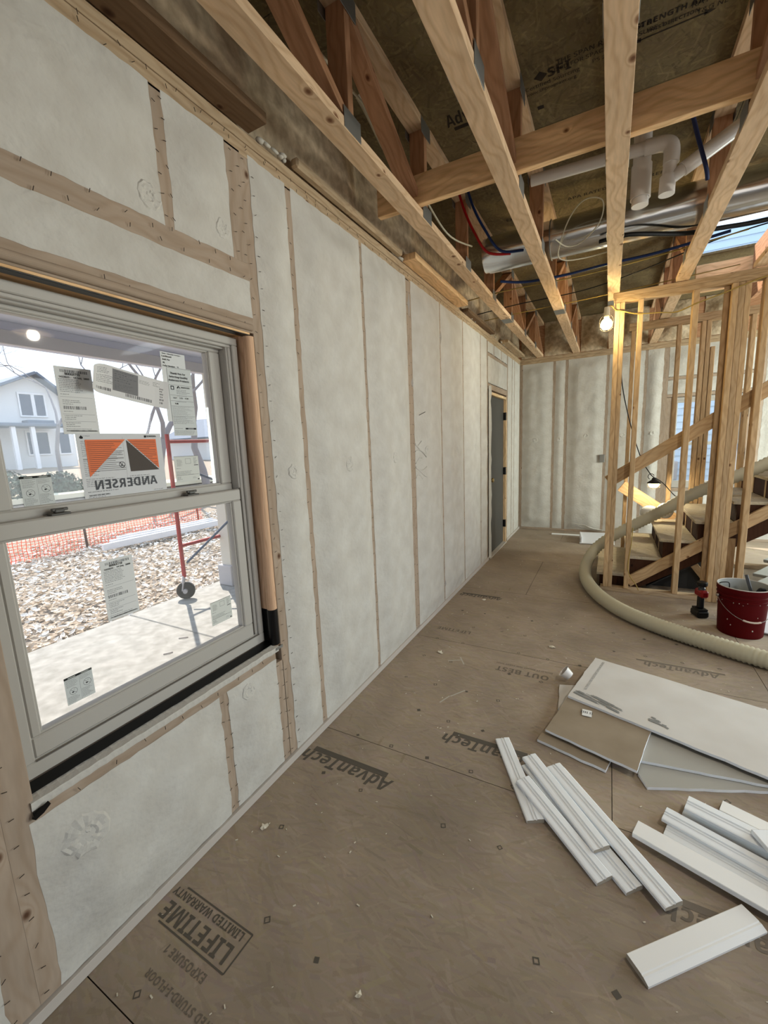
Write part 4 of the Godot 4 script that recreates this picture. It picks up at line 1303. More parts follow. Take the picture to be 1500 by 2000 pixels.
	wire("cable", [Vector3(0.17, 3.05, -1.92), Vector3(0.19, 3.00, -1.97), Vector3(0.20, 2.93, -2.12), Vector3(0.235, 2.90, -2.17), Vector3(0.215, 2.88, -2.22), Vector3(0.22, 2.84, -2.22)], 0.012, M.cable_white, "short bundled white cable end hanging by the nearest truss web")
	wire("cable", [Vector3(0.90, 2.71, -3.12), Vector3(0.96, 2.70, -3.25), Vector3(1.05, 2.72, -3.28), Vector3(1.15, 2.80, -3.24), Vector3(1.16, 2.90, -3.20), Vector3(1.06, 2.92, -3.18), Vector3(0.97, 2.84, -3.20), Vector3(0.90, 2.70, -3.30), Vector3(0.93, 2.66, -3.36), Vector3(1.05, 2.665, -3.42), Vector3(1.22, 2.70, -3.5)], 0.004, M.cable_white, "white cable coiled in a loose loop in front of the duct")

# ---------------------------------------------------------------- stair framing
func stud_in(t: Node, called: String, x: float, w: float, y0: float, y1: float, z0: float, z1: float, m: Material) -> void:
	one_box(called, Vector3(x, y0, z0), Vector3(x + w, y1, z1), m, t, 1, 0.003)

func build_partitions() -> void:
	var t = thing("stair_partition", "open stud wall framed in pale lumber in front of the staircase", "framing", Vector3(1.25, 0, -4.33))
	t.position = Vector3.ZERO
	var z1 = -4.29
	var z0 = -4.378
	one_box("bottom_plate", Vector3(1.235, 0.001, z0), Vector3(2.045, 0.038, z1 - 0.002), M.plate_dusty, t, 0)
	one_box("bottom_plate", Vector3(2.155, 0.001, z0), Vector3(3.4, 0.038, z1 - 0.002), M.plate_dusty, t, 0)
	one_box("top_plate", Vector3(1.245, 2.56, z0), Vector3(3.4, 2.598, z1), M.stud_gold_plain, t, 0)
	one_box("top_plate", Vector3(1.238, 2.599, z0), Vector3(3.4, 2.637, z1), M.stud_gold_plain, t, 0)
	stud_in(t, "stud", 1.256, 0.038, 0.039, 2.559, z0, z1, M.stud_gold)
	stud_in(t, "stud", 1.2945, 0.036, 0.039, 2.559, z0 + 0.003, z1 - 0.004, M.stud_gold_plain)
	stud_in(t, "stud", 1.427, 0.038, 0.039, 2.559, z0, z1, M.stud_gold)
	stud_in(t, "stud", 1.800, 0.040, 0.039, 2.559, z0, z1, M.stud_gold)
	for i in 3:
		stud_in(t, "stud", 2.042 + i * 0.0387, 0.038, 0.001 if i < 2 else 0.039, 2.559, z0, z1 - 0.002 * i, M.stud_gold if i != 1 else M.stud_gold_plain)
	stud_in(t, "stud", 2.005, 0.036, 0.039, 2.559, z0, z0 + 0.03, M.stud_gold_plain)
	stud_in(t, "stud", 2.235, 0.040, 0.039, 2.559, z0, z1, M.stud_gold)
	stud_in(t, "stud", 2.64, 0.040, 0.039, 2.559, z0, z1, M.stud_gold)
	# sheathing board low between the triple stud and the next
	one_box("filler_board", Vector3(2.158, 0.039, z0 - 0.03), Vector3(2.228, 0.55, z0 - 0.005), M.stud_gold_plain, t, 1)
	# board along the stair for the handrail, and the ledger under the stringer
	one_board("rail_board", Vector3(1.262, 1.025, -4.400), Vector3(3.1, 2.286, -4.400), Vector3(0, 1, 0), 0.108, 0.036, M.stud_gold, t)
	# back wall of the stair
	var b = thing("stair_partition", "stud wall on the far side of the staircase, seen through the nearer studs", "framing", Vector3(1.44, 0, -5.52))
	b.position = Vector3.ZERO
	var y1 = -5.52
	var y0 = -5.608
	one_box("bottom_plate", Vector3(1.42, 0.001, y0), Vector3(3.4, 0.038, y1), M.plate_dusty, b, 0)
	one_box("top_plate", Vector3(1.40, 2.56, y0), Vector3(3.4, 2.598, y1), M.stud_gold_plain, b, 0)
	one_box("top_plate", Vector3(1.40, 2.599, y0), Vector3(3.4, 2.637, y1), M.stud_gold_plain, b, 0)
	for q in [[1.425, 2.559], [1.84, 2.559], [2.045, 2.559], [2.087, 2.559], [2.13, 2.30], [2.44, 2.559], [2.85, 2.559]]:
		stud_in(b, "stud", q[0], 0.038, 0.039, q[1], y0, y1, M.stud_gold)
	one_board("brace_board", Vector3(1.40, 0.87, -5.50), Vector3(1.92, 0.50, -5.50), Vector3(0, 1, 0), 0.13, 0.036, M.fir_orange, b)

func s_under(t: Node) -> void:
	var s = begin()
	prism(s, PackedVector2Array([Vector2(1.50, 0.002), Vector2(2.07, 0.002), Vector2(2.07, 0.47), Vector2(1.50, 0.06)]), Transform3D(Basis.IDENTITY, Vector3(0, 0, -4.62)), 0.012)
	obj("under_shade", s, M.shade_panel, t)  # dark grey sheet standing in for shade below the treads

func build_stair() -> void:
	var t = thing("staircase", "rough wooden staircase with dusty treads rising to the right behind the studs", "stairs", Vector3(1.2, 0, -4.42))
	t.position = Vector3.ZERO
	var rise = 0.180
	var run = 0.2495
	var x0 = 1.222       # face of the first riser
	var za = -5.50
	var zb = -4.415
	for i in 8:
		var top = 0.142 + rise * i
		var rx = x0 + run * i
		one_box("tread", Vector3(rx - 0.024, top - 0.026, za), Vector3(rx + run + 0.004, top, zb), M.tread_board, t, 2, 0.004)
		var bottom = top - rise + 0.001 if i > 0 else 0.002
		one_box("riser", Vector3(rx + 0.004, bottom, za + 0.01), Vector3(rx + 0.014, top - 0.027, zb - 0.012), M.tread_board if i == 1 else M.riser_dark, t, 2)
	# saw-tooth stringers, their cut edges left pale
	for z in [zb - 0.045, -4.76, -5.12, za + 0.003]:
		var poly = PackedVector2Array()
		poly.append(Vector2(x0 + 0.002, 0.002))
		for i in 8:
			poly.append(Vector2(x0 + run * i + 0.002, 0.142 + rise * i - 0.027))
			poly.append(Vector2(x0 + run * (i + 1) + 0.002, 0.142 + rise * i - 0.027))
		poly.append(Vector2(x0 + run * 8 + 0.002, rise * 6.2))
		poly.append(Vector2(x0 + 0.30, 0.002))
		var s = begin()
		prism(s, poly, Transform3D(Basis.IDENTITY, Vector3(0, 0, z)), 0.040)
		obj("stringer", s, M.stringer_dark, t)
	for i in range(2, 8):
		for z in [-4.76, -5.12]:
			one_box("stringer_edge", Vector3(x0 + run * i + 0.0005, 0.142 + rise * (i - 1), z), Vector3(x0 + run * i + 0.003, 0.142 + rise * i - 0.027, z + 0.04), M.plate_dusty, t, 1, 0.0003)
	# ledger on the near side below the teeth
	one_board("ledger", Vector3(1.46, 0.075, -4.397), Vector3(3.1, 1.30, -4.397), Vector3(0, 1, 0), 0.092, 0.034, M.stud_gold, t)
	# dark sheets put in for the shade under the stair
	one_board("soffit_shade", Vector3(1.62, 0.03, -4.95), Vector3(3.1, 1.10, -4.95), Vector3(0, 0, 1), 1.0, 0.012, M.shade_panel, t)
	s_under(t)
	one_board("prop", Vector3(2.16, 0.01, -4.60), Vector3(1.93, 0.32, -4.60), Vector3(1, 0, 0), 0.06, 0.036, M.stud_gold_plain, t)

# ---------------------------------------------------------------- loose things
func build_hose() -> void:
	var t = thing("corrugated_hose", "long tan corrugated hose curling over the floor and up the stairs", "hose", Vector3(1.5, 0, -3.6))
	t.position = Vector3.ZERO
	var path = spline([Vector3(2.75, 0.056, -3.02), Vector3(2.45, 0.056, -3.09), Vector3(2.157, 0.056, -3.17), Vector3(1.90, 0.056, -3.30), Vector3(1.66, 0.056, -3.44), Vector3(1.45, 0.056, -3.62), Vector3(1.285, 0.056, -3.86), Vector3(1.165, 0.058, -4.16), Vector3(1.10, 0.07, -4.46), Vector3(1.095, 0.12, -4.72), Vector3(1.165, 0.25, -4.86), Vector3(1.30, 0.385, -4.87), Vector3(1.48, 0.515, -4.86), Vector3(1.75, 0.70, -4.84), Vector3(1.93, 0.84, -4.82), Vector3(2.14, 0.965, -4.80), Vector3(2.48, 1.145, -4.82), Vector3(2.8, 1.36, -4.88)], 60)
	# fine rings: resample evenly, then ripple the radius
	var pts = PackedVector3Array()
	var acc = 0.0
	pts.append(path[0])
	for i in range(1, path.size()):
		acc += (path[i] - path[i - 1]).length()
		if acc >= 0.0042:
			pts.append(path[i])
			acc = 0.0
	var rad = PackedFloat32Array()
	for i in pts.size():
		rad.append(0.0535 + 0.0040 * sin(i * TAU / 5.5))
	var s = begin()
	tube(s, pts, 0.055, 20, rad, true)
	obj("hose_body", s, M.hose_tan, t)

func bulb_light(called: String, at: Vector3, energy: float, col: Color) -> void:
	var o := OmniLight3D.new()
	o.name = called
	o.light_color = col
	o.light_energy = energy
	o.light_size = 0.03
	o.omni_range = 14.0
	o.omni_attenuation = 2.0
	o.shadow_enabled = true
	o.position = at
	add_child(o)

func build_lamps() -> void:
	# bare bulb in a cage at the head of the corner post
	var c = Vector3(1.196, 2.385, -4.16)
	var t = thing("work_lamp", "glowing caged bulb at the top of the framing's corner post", "lamp", c)
	var s = begin()
	lathe(s, [Vector2(0.0, -0.060), Vector2(0.026, -0.054), Vector2(0.042, -0.034), Vector2(0.045, -0.010), Vector2(0.036, 0.014), Vector2(0.016, 0.034), Vector2(0.014, 0.042), Vector2(0.0, 0.043)], Transform3D.IDENTITY, 20)
	obj("bulb", s, M.bulb_glow, t)
	s = begin()
	lathe(s, [Vector2(0.0, 0.125), Vector2(0.020, 0.12), Vector2(0.024, 0.05), Vector2(0.020, 0.040), Vector2(0.0, 0.040)], Transform3D.IDENTITY, 16)
	obj("socket", s, M.cable_white, t)
	s = begin()
	cage(s, 0.052, -0.075, 0.06)
	obj("cage", s, M.wire_steel, t)
	bulb_light("bulb_light", c + Vector3(0, -0.01, 0), 0.34, Color(1.0, 0.91, 0.68))
	wire("lamp_cord", [c + Vector3(0.0, 0.12, 0.0), Vector3(1.23, 2.53, -4.24), Vector3(1.262, 2.50, -4.283), Vector3(1.31, 2.485, -4.284), Vector3(1.42, 2.445, -4.283), Vector3(1.58, 2.43, -4.30), Vector3(1.70, 2.42, -4.32), Vector3(1.83, 2.455, -4.285), Vector3(2.0, 2.50, -4.287), Vector3(2.10, 2.53, -4.286), Vector3(2.27, 2.57, -4.286), Vector3(2.5, 2.56, -4.28)], 0.005, M.cable_yellow, "cord of the upper lamp draped across the front of the studs", "cord")
	# second lamp, hanging by the window behind the stair
	var e = Vector3(1.70, 0.905, -5.33)
	t = thing("work_lamp", "lit cage lamp hanging low behind the studs beside the far window", "lamp", e)
	s = begin()
	lathe(s, [Vector2(0.0, -0.035), Vector2(0.034, -0.031), Vector2(0.050, -0.008), Vector2(0.046, 0.014), Vector2(0.020, 0.026), Vector2(0.0, 0.027)], Transform3D.IDENTITY, 20)
	obj("bulb", s, M.bulb_glow, t)
	s = begin()
	lathe(s, [Vector2(0.0, 0.075), Vector2(0.018, 0.072), Vector2(0.026, 0.050), Vector2(0.064, 0.020), Vector2(0.066, 0.012), Vector2(0.060, 0.012), Vector2(0.022, 0.034), Vector2(0.0, 0.034)], Transform3D.IDENTITY, 20)
	obj("shade", s, M.lamp_housing, t)
	s = begin()
	cage(s, 0.058, -0.052, 0.02)
	obj("cage", s, M.wire_steel, t)
	s = begin()
	var hk = []
	for k in 10:
		var a = PI * (0.1 + 1.3 * k / 9.0)
		hk.append(Vector3(-0.03 + cos(a) * 0.028, 0.085 + sin(a) * 0.03, 0))
	tube(s, PackedVector3Array(hk), 0.004, 6)
	obj("hook", s, M.lamp_housing, t)
	bulb_light("bulb_light_low", e + Vector3(0, -0.005, 0), 0.24, Color(1.0, 0.95, 0.82))
	# third lamp, right of the view; its reflection shows in the big window's upper pane
	var q = Vector3(2.56, 2.44, -1.78)
	t = thing("work_lamp", "shaded bulb hanging under the trusses right of the view, mirrored in the big window", "lamp", q)
	s = begin()
	lathe(s, [Vector2(0.0, -0.052), Vector2(0.024, -0.048), Vector2(0.040, -0.030), Vector2(0.042, -0.008), Vector2(0.032, 0.014), Vector2(0.016, 0.034), Vector2(0.0, 0.036)], Transform3D.IDENTITY, 20)
	obj("bulb", s, M.bulb_glow, t)
	s = begin()
	lathe(s, [Vector2(0.0, 0.13), Vector2(0.022, 0.125), Vector2(0.026, 0.060), Vector2(0.13, 0.010), Vector2(0.132, -0.002), Vector2(0.126, -0.002), Vector2(0.020, 0.044), Vector2(0.0, 0.044)], Transform3D.IDENTITY, 28)
	obj("shade", s, M.grip_white, t)  # unseen shade, added to keep the bulb's light off the ceiling
	bulb_light("bulb_light_near", q + Vector3(0, -0.015, 0), 1.4, Color(1.0, 0.97, 0.91))
	wire("lamp_cord", [q + Vector3(0, 0.12, 0), q + Vector3(0.0, 0.17, 0), q + Vector3(0.03, 0.26, -0.42)], 0.005, M.cable_yellow, "cord of the lamp that hangs right of the view", "cord")
	wire("lamp_cord", [Vector3(1.31, 2.36, -4.40), Vector3(1.34, 1.95, -4.7), Vector3(1.44, 1.55, -5.0), Vector3(1.56, 1.20, -5.22), Vector3(1.66, 1.02, -5.32), e + Vector3(0.0, 0.075, 0.0)], 0.005, M.cable_black, "dark cord running slantwise down to the lower cage lamp", "cord")
	wire("lamp_cord", [e + Vector3(0.01, 0.07, 0.0), Vector3(1.80, 0.90, -5.46), Vector3(1.92, 0.76, -5.48), Vector3(2.05, 0.68, -5.50), Vector3(2.3, 0.66, -5.505)], 0.005, M.cable_black, "cord leaving the lower cage lamp down towards the window sill", "cord")
	wire("cable", [Vector3(1.475, 0.62, -4.282), Vector3(1.468, 0.46, -4.282), Vector3(1.452, 0.26, -4.272), Vector3(1.478, 0.16, -4.274), Vector3(1.52, 0.10, -4.276), Vector3(1.545, 0.042, -4.27)], 0.004, M.cable_yellow, "thin tan cable dangling at the second stud from the corner post")
	wire("cable", [Vector3(2.27, 0.62, -4.385), Vector3(2.29, 0.68, -4.40), Vector3(2.34, 0.74, -4.41), Vector3(2.42, 0.78, -4.41), Vector3(2.6, 0.80, -4.41)], 0.005, M.cable_white, "white cable arching out of the stringer at the right edge")

func cage(s: SurfaceTool, r: float, bottom: float, top: float) -> void:
	for k in 6:
		var a = TAU * k / 6
		var d = Vector3(cos(a), 0, sin(a))
		tube(s, spline([Vector3(0, bottom, 0), d * r * 0.75 + Vector3(0, bottom * 0.75, 0), d * r, d * r * 0.85 + Vector3(0, top * 0.6, 0), d * 0.022 + Vector3(0, top, 0)], 4), 0.0014, 5)
	for h in [bottom * 0.6, 0.0]:
		var ring = []
		for k in 17:
			ring.append(Vector3(cos(TAU * k / 16) * r, h, sin(TAU * k / 16) * r))
		tube(s, PackedVector3Array(ring), 0.0014, 5)

func build_bucket_and_tools() -> void:
	var c = Vector3(2.148, 0.0, -3.71)
	var t = thing("bucket", "splashed dark red bucket with ribbed rim on the floor by the hose", "bucket", c)
	var s = begin()
	lathe(s, [Vector2(0.0, 0.0), Vector2(0.126, 0.0), Vector2(0.131, 0.006), Vector2(0.141, 0.26), Vector2(0.149, 0.262), Vector2(0.149, 0.272), Vector2(0.143, 0.274), Vector2(0.144, 0.292), Vector2(0.151, 0.294), Vector2(0.151, 0.302), Vector2(0.145, 0.305), Vector2(0.146, 0.322), Vector2(0.153, 0.324), Vector2(0.154, 0.352), Vector2(0.151, 0.357)], Transform3D.IDENTITY, 48)
	obj("shell", s, M.bucket_red, t)
	s = begin()
	lathe(s, [Vector2(0.0, 0.19), Vector2(0.135, 0.19), Vector2(0.1465, 0.355), Vector2(0.1515, 0.3575)], Transform3D.IDENTITY, 48)
	obj("inside", s, M.bucket_inside, t)
	s = begin()
	var rim = []
	for k in 49:
		rim.append(Vector3(cos(TAU * k / 48) * 0.1505, 0.357, sin(TAU * k / 48) * 0.1505))
	tube(s, PackedVector3Array(rim), 0.0035, 8)
	obj("rim", s, M.netting_plain, t)
	s = begin()
	var hd = []
	for k in 25:
		var a = PI * k / 24
		var side = Vector3(cos(a), 0, 0) * 0.158
		var f = sin(a)
		hd.append(Basis(Vector3.UP, 0.22) * (Vector3(side.x, 0.275 - 0.135 * f, 0.162 * f + 0.004)))
	tube(s, PackedVector3Array(hd), 0.0022, 6)
	for e in [-1.0, 1.0]:
		sphere(s, Basis(Vector3.UP, 0.22) * Vector3(e * 0.154, 0.275, 0.003), Vector3(0.012, 0.012, 0.012), 6)
	obj("handle", s, M.wire_steel, t)
	s = begin()
	tube(s, PackedVector3Array([hd[10], hd[11], hd[12], hd[13], hd[14], hd[15]]), 0.0062, 10)
	obj("grip", s, M.grip_white, t)
	s = begin()
	var r := RandomNumberGenerator.new()
	r.seed = 3
	for i in 40:
		var a = r.randf() * TAU
		var y = r.randf_range(0.05, 0.26) if i < 18 else r.randf_range(0.25, 0.272)
		var rr = 0.1315 + 0.0385 * y if y < 0.259 else 0.1495
		var d = Vector3(cos(a), 0, sin(a))
		sphere(s, d * rr + Vector3(0, y, 0), Vector3(0.001, r.randf_range(0.001, 0.007), 0.001) + Vector3(absf(d.z), 0, absf(d.x)) * r.randf_range(0.001, 0.004), 5)
	obj("plaster_drip", s, M.plaster_splash, t, true)
	# tools standing in the bucket
	var k = thing("scraper", "grey handled tool with a black head sticking out of the red bucket", "tool", c)
	s = begin()
	board(s, Vector3(0.060, 0.245, 0.015), Vector3(0.010, 0.43, -0.015), Vector3(1, 0, 0.3), 0.020, 0.010, 0.004)
	obj("handle", s, M.tool_grey, k)
	s = begin()
	board(s, Vector3(0.055, 0.26, 0.02), Vector3(0.105, 0.335, 0.0), Vector3(1, -0.5, 0.3), 0.045, 0.030, 0.010)
	board(s, Vector3(0.085, 0.33, 0.0), Vector3(0.122, 0.325, 0.0), Vector3(0, 1, 0), 0.035, 0.032, 0.010)
	obj("head", s, M.tool_black, k)
	k = thing("wire_hook", "bent dark wire hook hanging over the red bucket's left rim", "tool", c)
	s = begin()
	tube(s, spline([Vector3(-0.150, 0.345, 0.02), Vector3(-0.135, 0.366, 0.02), Vector3(-0.095, 0.372, 0.02), Vector3(-0.085, 0.35, 0.02), Vector3(-0.088, 0.30, 0.02)], 5), 0.0035, 7)
	obj("bent_wire", s, M.tool_black, k)
	k = thing("pliers", "black tool lying inside the red bucket at its right", "tool", c)
	s = begin()
	board(s, Vector3(0.02, 0.205, 0.06), Vector3(0.125, 0.33, 0.02), Vector3(0, 0, 1), 0.03, 0.02, 0.006)
	obj("tool_body", s, M.tool_black, k)
	# cordless driver standing on its battery
	var b = Vector3(1.945, 0, -3.93)
	var d = thing("cordless_driver", "black and red cordless driver standing on its battery beside the bucket", "drill", b)
	d.rotation.y = 0.35
	s = begin()
	cbox(s, Vector3(0.086, 0.056, 0.112), Transform3D(Basis.IDENTITY, Vector3(0, 0.029, 0)), 0.012)
	cbox(s, Vector3(0.070, 0.012, 0.094), Transform3D(Basis.IDENTITY, Vector3(0, 0.063, 0)), 0.004)
	obj("battery", s, M.tool_black, d)
	s = begin()
	board(s, Vector3(0.002, 0.066, 0.0), Vector3(0.006, 0.165, -0.010), Vector3(1, 0, 0), 0.038, 0.046, 0.013)
	obj("handle", s, M.tool_black, d)
	s = begin()
	cbox(s, Vector3(0.056, 0.060, 0.105), Transform3D(Basis.IDENTITY, Vector3(0.006, 0.190, -0.005)), 0.016)
	obj("motor_body", s, M.tool_red, d)
	s = begin()
	lathe(s, [Vector2(0.0, 0.0), Vector2(0.024, 0.0), Vector2(0.024, 0.020), Vector2(0.018, 0.026), Vector2(0.018, 0.044), Vector2(0.0, 0.044)], Transform3D(Basis.IDENTITY, Vector3(0.006, 0.214, -0.005)), 20)
	obj("gear_case", s, M.tool_grey, d)
	s = begin()
	lathe(s, [Vector2(0.0, 0.0), Vector2(0.032, 0.0), Vector2(0.036, 0.010), Vector2(0.036, 0.028), Vector2(0.028, 0.034), Vector2(0.0, 0.034)], Transform3D(Basis.IDENTITY, Vector3(0.006, 0.250, -0.005)), 20)
	obj("lamp_ring", s, M.tool_black, d)

# a sheet of drywall from the corners of its top face
func sheet(called: String, top: Array, th: float, face_m: Material, back_m: Material, label: String, ragged := 0.004) -> Node3D:
	var o = thing(called, label, "drywall", Vector3.ZERO, "drywall offcuts piled on the subfloor")
	var P = []
	var n = top.size()
	var r := RandomNumberGenerator.new()
	r.seed = int(top[0].x * 1000)
	var mid = Vector3.ZERO
	for p in top:
		mid += p / n
	for i in n:
		var a: Vector3 = top[i]
		var b: Vector3 = top[(i + 1) % n]
		var steps = maxi(1, int((b - a).length() / 0.05))
		for k in steps:
			var p = a.lerp(b, float(k) / steps)
			if k > 0:
				p += (p - mid).normalized() * r.randfn(0.0, ragged * 0.35)
			P.append(p)
	var up = (top[1] - top[0]).cross(top[2] - top[0]).normalized()
	if up.y < 0:
		up = -up
	var poly = PackedVector2Array()
	for p in P:
		poly.append(Vector2(p.x, p.z))
	var idx = Geometry2D.triangulate_polygon(poly)
	for layer in [["paper_face", 0.0, face_m, 1.0], ["paper_back", -th, back_m, -1.0]]:
		var s = begin()
		for i in range(0, idx.size(), 3):
			var q = []
			for j in 3:
				q.append(P[idx[i + j]] + up * layer[1])
			tri(s, q[0], q[1], q[2], up * layer[3], Vector2(q[0].x, q[0].z), Vector2(q[1].x, q[1].z), Vector2(q[2].x, q[2].z))
		obj(layer[0], s, layer[2], o)
	var e = begin()
	for i in P.size():
		var a = P[i]
		var b = P[(i + 1) % P.size()]
		var j1 = -up * th + (a - mid).normalized() * r.randf() * 0.0015
		face(e, a, b, b - up * th, a - up * th, (a + b) * 0.5 - mid)
	obj("plaster_core", e, M.drywall_core, o)
	return o

func build_drywall() -> void:
	sheet("drywall_sheet", [Vector3(1.057, 0.013, -2.457), Vector3(1.30, 0.013, -2.535), Vector3(1.31, 0.013, -2.25), Vector3(1.072, 0.013, -2.215)], 0.0125, M.drywall_face, M.drywall_kraft, "small white drywall piece poking out at the back left of the pile")
	sheet("drywall_sheet", [Vector3(1.436, 0.0135, -1.972), Vector3(1.425, 0.0135, -1.889), Vector3(1.455, 0.0135, -1.822), Vector3(2.05, 0.0135, -2.075), Vector3(2.35, 0.0135, -2.35), Vector3(1.6, 0.0135, -2.30)], 0.0125, M.drywall_grey, M.drywall_kraft, "grey drywall piece with a broken corner, lowest at the right of the pile", 0.008)
	sheet("drywall_sheet", [Vector3(1.008, 0.016, -1.922), Vector3(1.302, 0.016, -1.846), Vector3(1.375, 0.016, -2.14), Vector3(1.08, 0.016, -2.215)], 0.0135, M.drywall_kraft, M.drywall_face, "brown-faced drywall piece lying lowest at the front left of the pile", 0.008)
	sheet("drywall_sheet", [Vector3(1.49, 0.028, -2.20), Vector3(1.438, 0.028, -1.958), Vector3(2.10, 0.028, -2.05), Vector3(2.30, 0.028, -2.30)], 0.0125, M.drywall_grey, M.drywall_kraft, "pale grey drywall piece sandwiched at the right, under the large white sheet")
	sheet("drywall_sheet", [Vector3(1.150, 0.0435, -2.46), Vector3(1.037, 0.040, -1.979), Vector3(1.420, 0.040, -1.867), Vector3(1.515, 0.0435, -2.28)], 0.0125, M.drywall_kraft, M.drywall_face, "brown-faced square of drywall just under the large white sheet")
	sheet("drywall_sheet", [Vector3(1.235, 0.058, -2.786), Vector3(1.114, 0.056, -2.291), Vector3(2.20, 0.056, -1.925), Vector3(2.45, 0.058, -2.44)], 0.0125, M.drywall_face, M.drywall_kraft, "large white drywall sheet with a grey dirt smear, topmost of the pile")
	var top = get_node("drywall_sheet_005")
	# smears of dirt and the maker's line on the top sheet
	var U = Vector3(0.9476, 0.0, 0.319)
	var W = Vector3(0.2375, 0.0, -0.971)
	var O = Vector3(1.114, 0.0575, -2.291)
	var s = begin()
	var r := RandomNumberGenerator.new()
	r.seed = 12
	for i in 46:
		var a = r.randf_range(0.01, 0.20)
		var b = 0.045 + r.randf_range(0.0, 0.055) * (1.0 - absf(a - 0.12) * 3.0) - a * 0.06
		var ln = r.randf_range(0.03, 0.09)
		flat_line(s, O + U * a + W * maxf(b, 0.012), O + U * (a + ln) + W * maxf(b - ln * 0.18, 0.010), r.randf_range(0.002, 0.008), 0.0006 + i * 0.00001)
	for i in 16:
		var a = r.randfn(0.40, 0.018)
		var b = r.randfn(0.075, 0.012)
		flat_line(s, O + U * a + W * b, O + U * (a + 0.02) + W * (b + r.randfn(0, 0.004)), 0.010, 0.0007 + i * 0.00001)
	obj("dirt_smear", s, M.dirt_grey, top)
	lettering("edge_print", "UL TYPE X FIRE RESISTANT GYPSUM BOARD", 0.014, M.dirt_grey, Transform3D(Basis(W, -U, Vector3.UP).orthonormalized(), O + U * 0.055 + W * 0.30 + Vector3(0, 0.0012, 0)), top, false)
	s = begin()
	bx(s, Vector3(1.19, 0.0445, -2.215), Vector3(1.235, 0.0465, -2.16), 0, 0.0005)
	tag(obj("paper_tag", s, M.paper), "crumpled printed paper tag on the brown drywall by the white sheet's edge", "tag")
	lettering("tag_print", "IIII II", 0.016, M.ink_grey, Transform3D(Basis(Vector3(1, 0, 0), Vector3(0, 0, -1), Vector3(0, 1, 0)), Vector3(0.0 + 1.212, 0.0468, -2.19)), get_node("paper_tag"))

# a length of casing: profile across, far and near ends at the middle of the underside
func casing(a: Vector3, b: Vector3, w: float, label: String, m: Material, style: int, group: String) -> void:
	var prof: PackedVector2Array
	if style == 0:
		prof = PackedVector2Array([Vector2(0, 0), Vector2(w, 0), Vector2(w, 0.0150), Vector2(w - 0.003, 0.0165), Vector2(w * 0.62, 0.0164), Vector2(w * 0.58, 0.0122), Vector2(w * 0.53, 0.0122), Vector2(w * 0.50, 0.0152), Vector2(w * 0.44, 0.0150), Vector2(w * 0.40, 0.0126), Vector2(w * 0.20, 0.0126), Vector2(0.004, 0.0118), Vector2(0, 0.0102)])
	elif style == 1:
		prof = PackedVector2Array([Vector2(0, 0), Vector2(w, 0), Vector2(w, 0.0145), Vector2(w - 0.002, 0.016), Vector2(0.002, 0.016), Vector2(0, 0.0145)])
	else:
		prof = PackedVector2Array([Vector2(0, 0), Vector2(w, 0), Vector2(w, 0.0145), Vector2(w - 0.002, 0.016), Vector2(0.024, 0.016), Vector2(0.021, 0.0142), Vector2(0.016, 0.0148), Vector2(0.012, 0.0125), Vector2(0.003, 0.0085), Vector2(0, 0.007)])
	for i in prof.size():
		prof[i].x -= w * 0.5
	var z = (b - a).normalized()
	var x = z.cross(Vector3.UP).normalized()
	if style == 2:
		x = -x
	else:
		x = -x
	var y = z.cross(x)
	if y.y < 0:
		y = -y
	var o = thing("trim_board", label, "trim", (a + b) * 0.5, group)
	var s = begin()
	prism(s, prof, Transform3D(Basis(x, y, z), -(b - a) * 0.5), (b - a).length())
	obj("profile", s, m, o)
	for e in [-1.0, 1.0]:
		var s2 = begin()
		var idx = Geometry2D.triangulate_polygon(prof)
		var c = z * (e * ((b - a).length() * 0.5 + 0.0004))
		for i in range(0, idx.size(), 3):
			tri(s2, c + x * prof[idx[i]].x + y * prof[idx[i]].y, c + x * prof[idx[i + 1]].x + y * prof[idx[i + 1]].y, c + x * prof[idx[i + 2]].x + y * prof[idx[i + 2]].y, z * e, Vector2.ZERO, Vector2.ZERO, Vector2.ZERO)
		obj("sawn_end", s2, M.trim_core, o)

